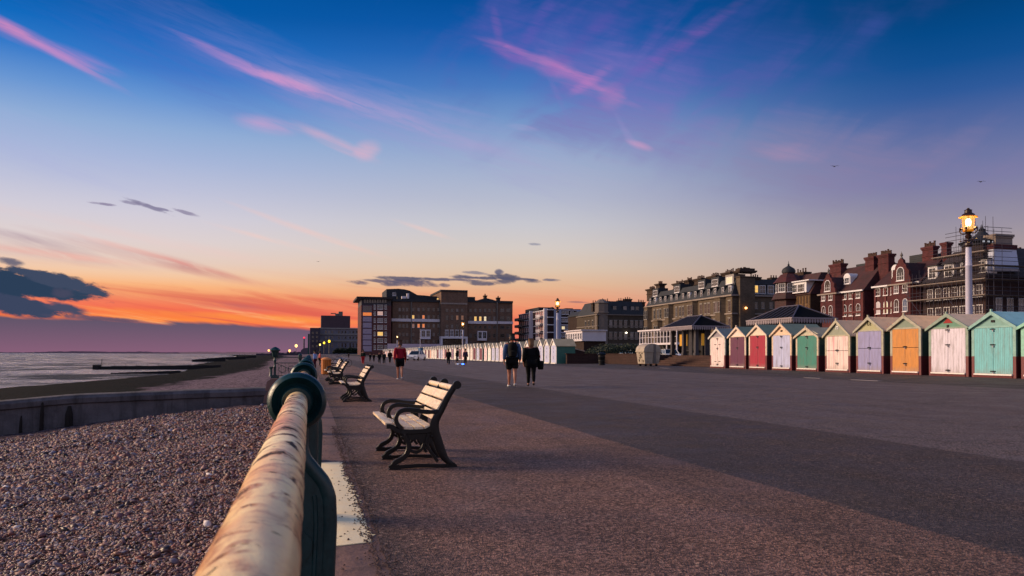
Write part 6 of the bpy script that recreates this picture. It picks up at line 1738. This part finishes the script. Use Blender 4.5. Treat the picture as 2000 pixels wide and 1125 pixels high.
# cream wheeled waste container with a curved lid
cx = onprom(1258, 715.5); ylen = YatX(1242.5, cx.x)-cx.y; wid = 1.42
t = thing('waste_container', (cx.x, cx.y, cx.z), 'large cream wheeled waste container with a rounded lid and scribbled side', 'waste container')
hh = atX(1258, 686, cx.x).z-cx.z; top = atX(1265, 671.5, cx.x+.8).z-cx.z
def f_cont(t, b):
    o = t.obj(); n = t.noise(o, 2, 6, .6)
    c = t.mix(t.mr(n, .35, .7), H('b3a593'), H('8f8375'))
    c = t.mix(t.mr(t.noise(t.map(o, (1, 1, .3)), 6, 5, .75), .58, .7, 0, .7), c, H('4a4038'))
    t.put(b.inputs['Base Color'], c); t.put(b.inputs['Normal'], t.bump(n, .3, .02))
M_CONT = mat('container', f_cont, rough=.5)
bd = MB(); bd.hexa([(.12, .08, .2), (wid-.12, .08, .2), (wid-.12, ylen-.08, .2), (.12, ylen-.08, .2)], [(0, 0, hh), (wid, 0, hh), (wid, ylen, hh), (0, ylen, hh)])
bd.box(-.05, wid+.05, -.05, ylen+.05, hh-.06, hh)
for k in range(7): x = .2+k*(wid-.4)/6; bd.hexa([(x-.02, .05, .25), (x+.02, .05, .25), (x+.02, .1, .25), (x-.02, .1, .25)], [(x-.02, -.03, hh-.07), (x+.02, -.03, hh-.07), (x+.02, .02, hh-.07), (x-.02, .02, hh-.07)])
part('body', bd, M_CONT, t, None, True)
ld = []
for a in np.linspace(0, math.pi, 13): ld.append((wid/2+(wid/2+.03)*math.cos(a), hh+.002+(top-hh)*math.sin(a)**.8))
l = part('lid', MB().prism(ld, 'Y', -.03, ylen+.03), M_CONT, t, None, True)
part('lid_strap', MB().box(wid*.56, wid*.70, -.06, -.031, .25, top-.05), M_DF, t, None, True)
for x in (.25, wid-.25):
    for y in (.25, ylen-.25): part('wheel', MB().lathe([(.02, -.03), (.1, -.03), (.1, .03), (.02, .03)], (x, y, .1), 'Y', 12), M_HASP, t, None, True)
sg = MB(); random.seed(8)
for k in range(14):
    y, z = random.uniform(.2, ylen-.3), random.uniform(.35, hh-.12); dx = .12*(1-(z-.2)/(hh-.2))
    pts = [(dx-.025, y+random.uniform(-.14, .14), z+random.uniform(-.1, .1)) for _ in range(4)]; sg.tube(pts, .014, 4)
part('scribble', sg, M_HASP, t, None, True)

# ------------------------------------------------------------------ cars
def car(loc, rz, paint, label, L_=4.1, W_=1.7, H_=1.42):
    t = thing('parked_car', loc, label, 'car', 'parked cars', rz)
    prof = [(-L_/2, .28), (-L_/2, .62), (-L_/2+.1, .86), (-.85, .95), (-L_/2+1.0, .93), (-.6, H_-.04), (-.2, H_), (.9, H_-.02), (1.5, 1.0), (L_/2-.12, .93), (L_/2, .7), (L_/2, .28)]
    prof = [(-L_/2, .28), (-L_/2+.02, .62), (-L_/2+.25, .80), (-1.0, .93), (1.55, .96), (L_/2-.1, .9), (L_/2, .65), (L_/2, .28)]
    bd = MB().prism([(q[0], q[1]) for q in prof], 'Y', -W_/2, W_/2)
    part('body', bd, paint, t, None, True)
    cb = MB().hexa([(-1.0, -W_/2+.06, .93), (1.6, -W_/2+.06, .95), (1.6, W_/2-.06, .95), (-1.0, W_/2-.06, .93)], [(-.35, -W_/2+.22, H_-.03), (1.05, -W_/2+.22, H_-.03), (1.05, W_/2-.22, H_-.03), (-.35, W_/2-.22, H_-.03)])
    part('window_band', cb, M_GL, t, None, True)
    rf = MB().box(-.4, 1.1, -W_/2+.2, W_/2-.2, H_-.028, H_+.01)
    for (xa, xb) in ((-1.02, -.38), (1.62, 1.08), (.3, .3)):
        for s in (-1, 1): rf.tube([(xa, s*(W_/2-.065), .94), (xb, s*(W_/2-.21), H_-.02)], .035, 5)
    part('roof', rf, paint, t, None, True)
    for x in (-L_/2+.75, L_/2-.8):
        for s in (-1, 1):
            w = part('wheel', MB().lathe([(.05, -.09), (.3, -.09), (.32, -.06), (.32, .06), (.3, .09), (.05, .09)], (x, s*(W_/2-.06), .32), 'Y', 16), M_HASP, t, 30, True)
    for s in (-1, 1):
        part('headlight', MB().box(-L_/2-.01, -L_/2+.12, s*.55-.17, s*.55+.17, .6, .73), M_LOCK, t, None, True)
    part('grille', MB().box(-L_/2-.015, -L_/2+.05, -.5, .5, .34, .46), M_HASP, t, None, True)
    part('number_plate', MB().box(-L_/2-.03, -L_/2-.016, -.26, .26, .48, .58), M_WF, t, None, True)
    return t
MWC = mat('white_car_paint', color=H('d8d8dc'), rough=.2, spec=.6); MGC = mat('grey_car_paint', color=H('3a3c44'), rough=.25, spec=.6); MSC = mat('silver_car_paint', color=H('c8ccd4'), rough=.2, spec=.7)
p = onprom(813, 704); p = atY(813, 704, p.y)
car((p.x, p.y, gz(p.x)), R(62), MWC, 'white car parked on the promenade in front of the far row of huts', 4.4, 1.8, 1.5)
for i, (px, Yp, pt_, lab) in enumerate(((1228, 100, MSC, 'silver car half hidden behind the steps, beside the stone building door'), (1240, 96, MSC, 'silver car on the road just behind the cream waste container'), (1308, 80, MWC, 'white car roof showing beside the amber windowed shelter'), (1293, 84, MSC, 'pale car showing between the waste container and the shelter'))):
    a = atY(px, 692, Yp); c = car((a.x, Yp, 1.2-.75), R(90 if i < 2 else 80), pt_, lab)

# parked motorbikes / bicycles beyond the benches
def bicycle(px, py, Yp, label, rz=0.0):
    a = atY(px, py, Yp); t = thing('bicycle', (a.x, Yp, gz(a.x)), label, 'bicycle', 'bicycles left on the promenade', rz)
    for x in (-.52, .52):
        part('wheel', MB().tube([(x+.33*math.cos(k*.5236), 0, .34+.33*math.sin(k*.5236)) for k in range(13)], .02, 6, False), M_HASP, t, None, True)
    f_ = MB()
    for a_, b_ in (((-.52, .34), (-.1, .32)), ((-.1, .32), (.42, .75)), ((-.2, .8), (-.1, .32)), ((-.2, .75), (.4, .78)), ((-.52, .34), (-.2, .75)), ((.52, .34), (.38, .9))): f_.tube([(a_[0], 0, a_[1]), (b_[0], 0, b_[1])], .018, 6)
    part('frame', f_, M_LOCK, t, None, True)
    part('saddle', MB().hexa([(-.34, -.07, .84), (-.06, -.02, .84), (-.06, .02, .84), (-.34, .07, .84)], [(-.34, -.06, .9), (-.06, -.02, .88), (-.06, .02, .88), (-.34, .06, .9)]), M_HASP, t, None, True)
    part('handlebar', MB().tube([(.34, -.28, .98), (.4, -.1, 1.0), (.38, 0, .95), (.4, .1, 1.0), (.34, .28, .98)], .015, 6), M_HASP, t, None, True)
bicycle(663, 704, 75, 'bicycle leaning at the tail of the bench row, nearer the dark hedge', 0.3); bicycle(668.5, 703, 70, 'second bicycle beside the other at the tail of the bench row', -0.2)

# blue glowing toy board on the ground
p = onprom(899, 713)
t = thing('light_up_board', p, 'small white two wheeled board with glowing blue lights on the asphalt', 'hoverboard')
part('deck', MB().prism([(-.32, .08), (-.1, .11), (.1, .11), (.32, .08), (.32, .13), (.1, .15), (-.1, .15), (-.32, .13)], 'Y', -.1, .1), M_WF, t, None, True)
for s in (-1, 1): part('wheel', MB().lathe([(.02, -.04), (.1, -.04), (.1, .04), (.02, .04)], (s*.37, 0, .1), 'X', 14), M_WF if s < 0 else M_HASP, t, None, True)
part('blue_light', MB().box(.12, .34, -.13, -.1, .05, .15), lit('3060ff', 9), t, None, True)
part('blue_light', MB().box(-.3, -.2, -.12, -.1, .08, .12), lit('c0d0ff', 2), t, None, True)
pl(p.x+.25, p.y-.3, p.z+.08, 2.2, (.1, .25, 1), .05)

# birds
MBD = mat('bird', color=H('2a2b38'), rough=.8)
for (px, py, Yp, s, lab) in ((1630, 325, 60, 1.0, 'small dark gull gliding high above the red roofs'), (1916, 355, 50, .9, 'small dark gull flying above the tall white lamp'), (621.5, 511, 120, .8, 'tiny dark bird over the sunset glow')):
    p = atY(px, py, Yp); t = thing('gull', p, lab, 'bird', 'birds in the sky', R(-20)); t.scale = (s*.62,)*3
    part('body', MB().lathe([(.01, -.28), (.05, -.2), (.075, -.05), (.07, .1), (.04, .2), (.045, .26), (.01, .34)], (0, 0, 0), 'Y', 8), MBD, t, 60, True)
    for s_ in (-1, 1):
        w = MB(); w.hexa([(s_*.03, -.1, -.01), (s_*.3, -.04, .09), (s_*.3, .1, .09), (s_*.03, .1, -.01)], [(s_*.03, -.1, .02), (s_*.3, -.04, .11), (s_*.3, .1, .11), (s_*.03, .1, .02)])
        w.hexa([(s_*.3, -.04, .09), (s_*.62, -.12, .04), (s_*.64, -.09, .04), (s_*.3, .1, .09)], [(s_*.3, -.04, .11), (s_*.62, -.12, .05), (s_*.64, -.09, .05), (s_*.3, .1, .11)])
        part('wing', w, MBD, t, None, True)
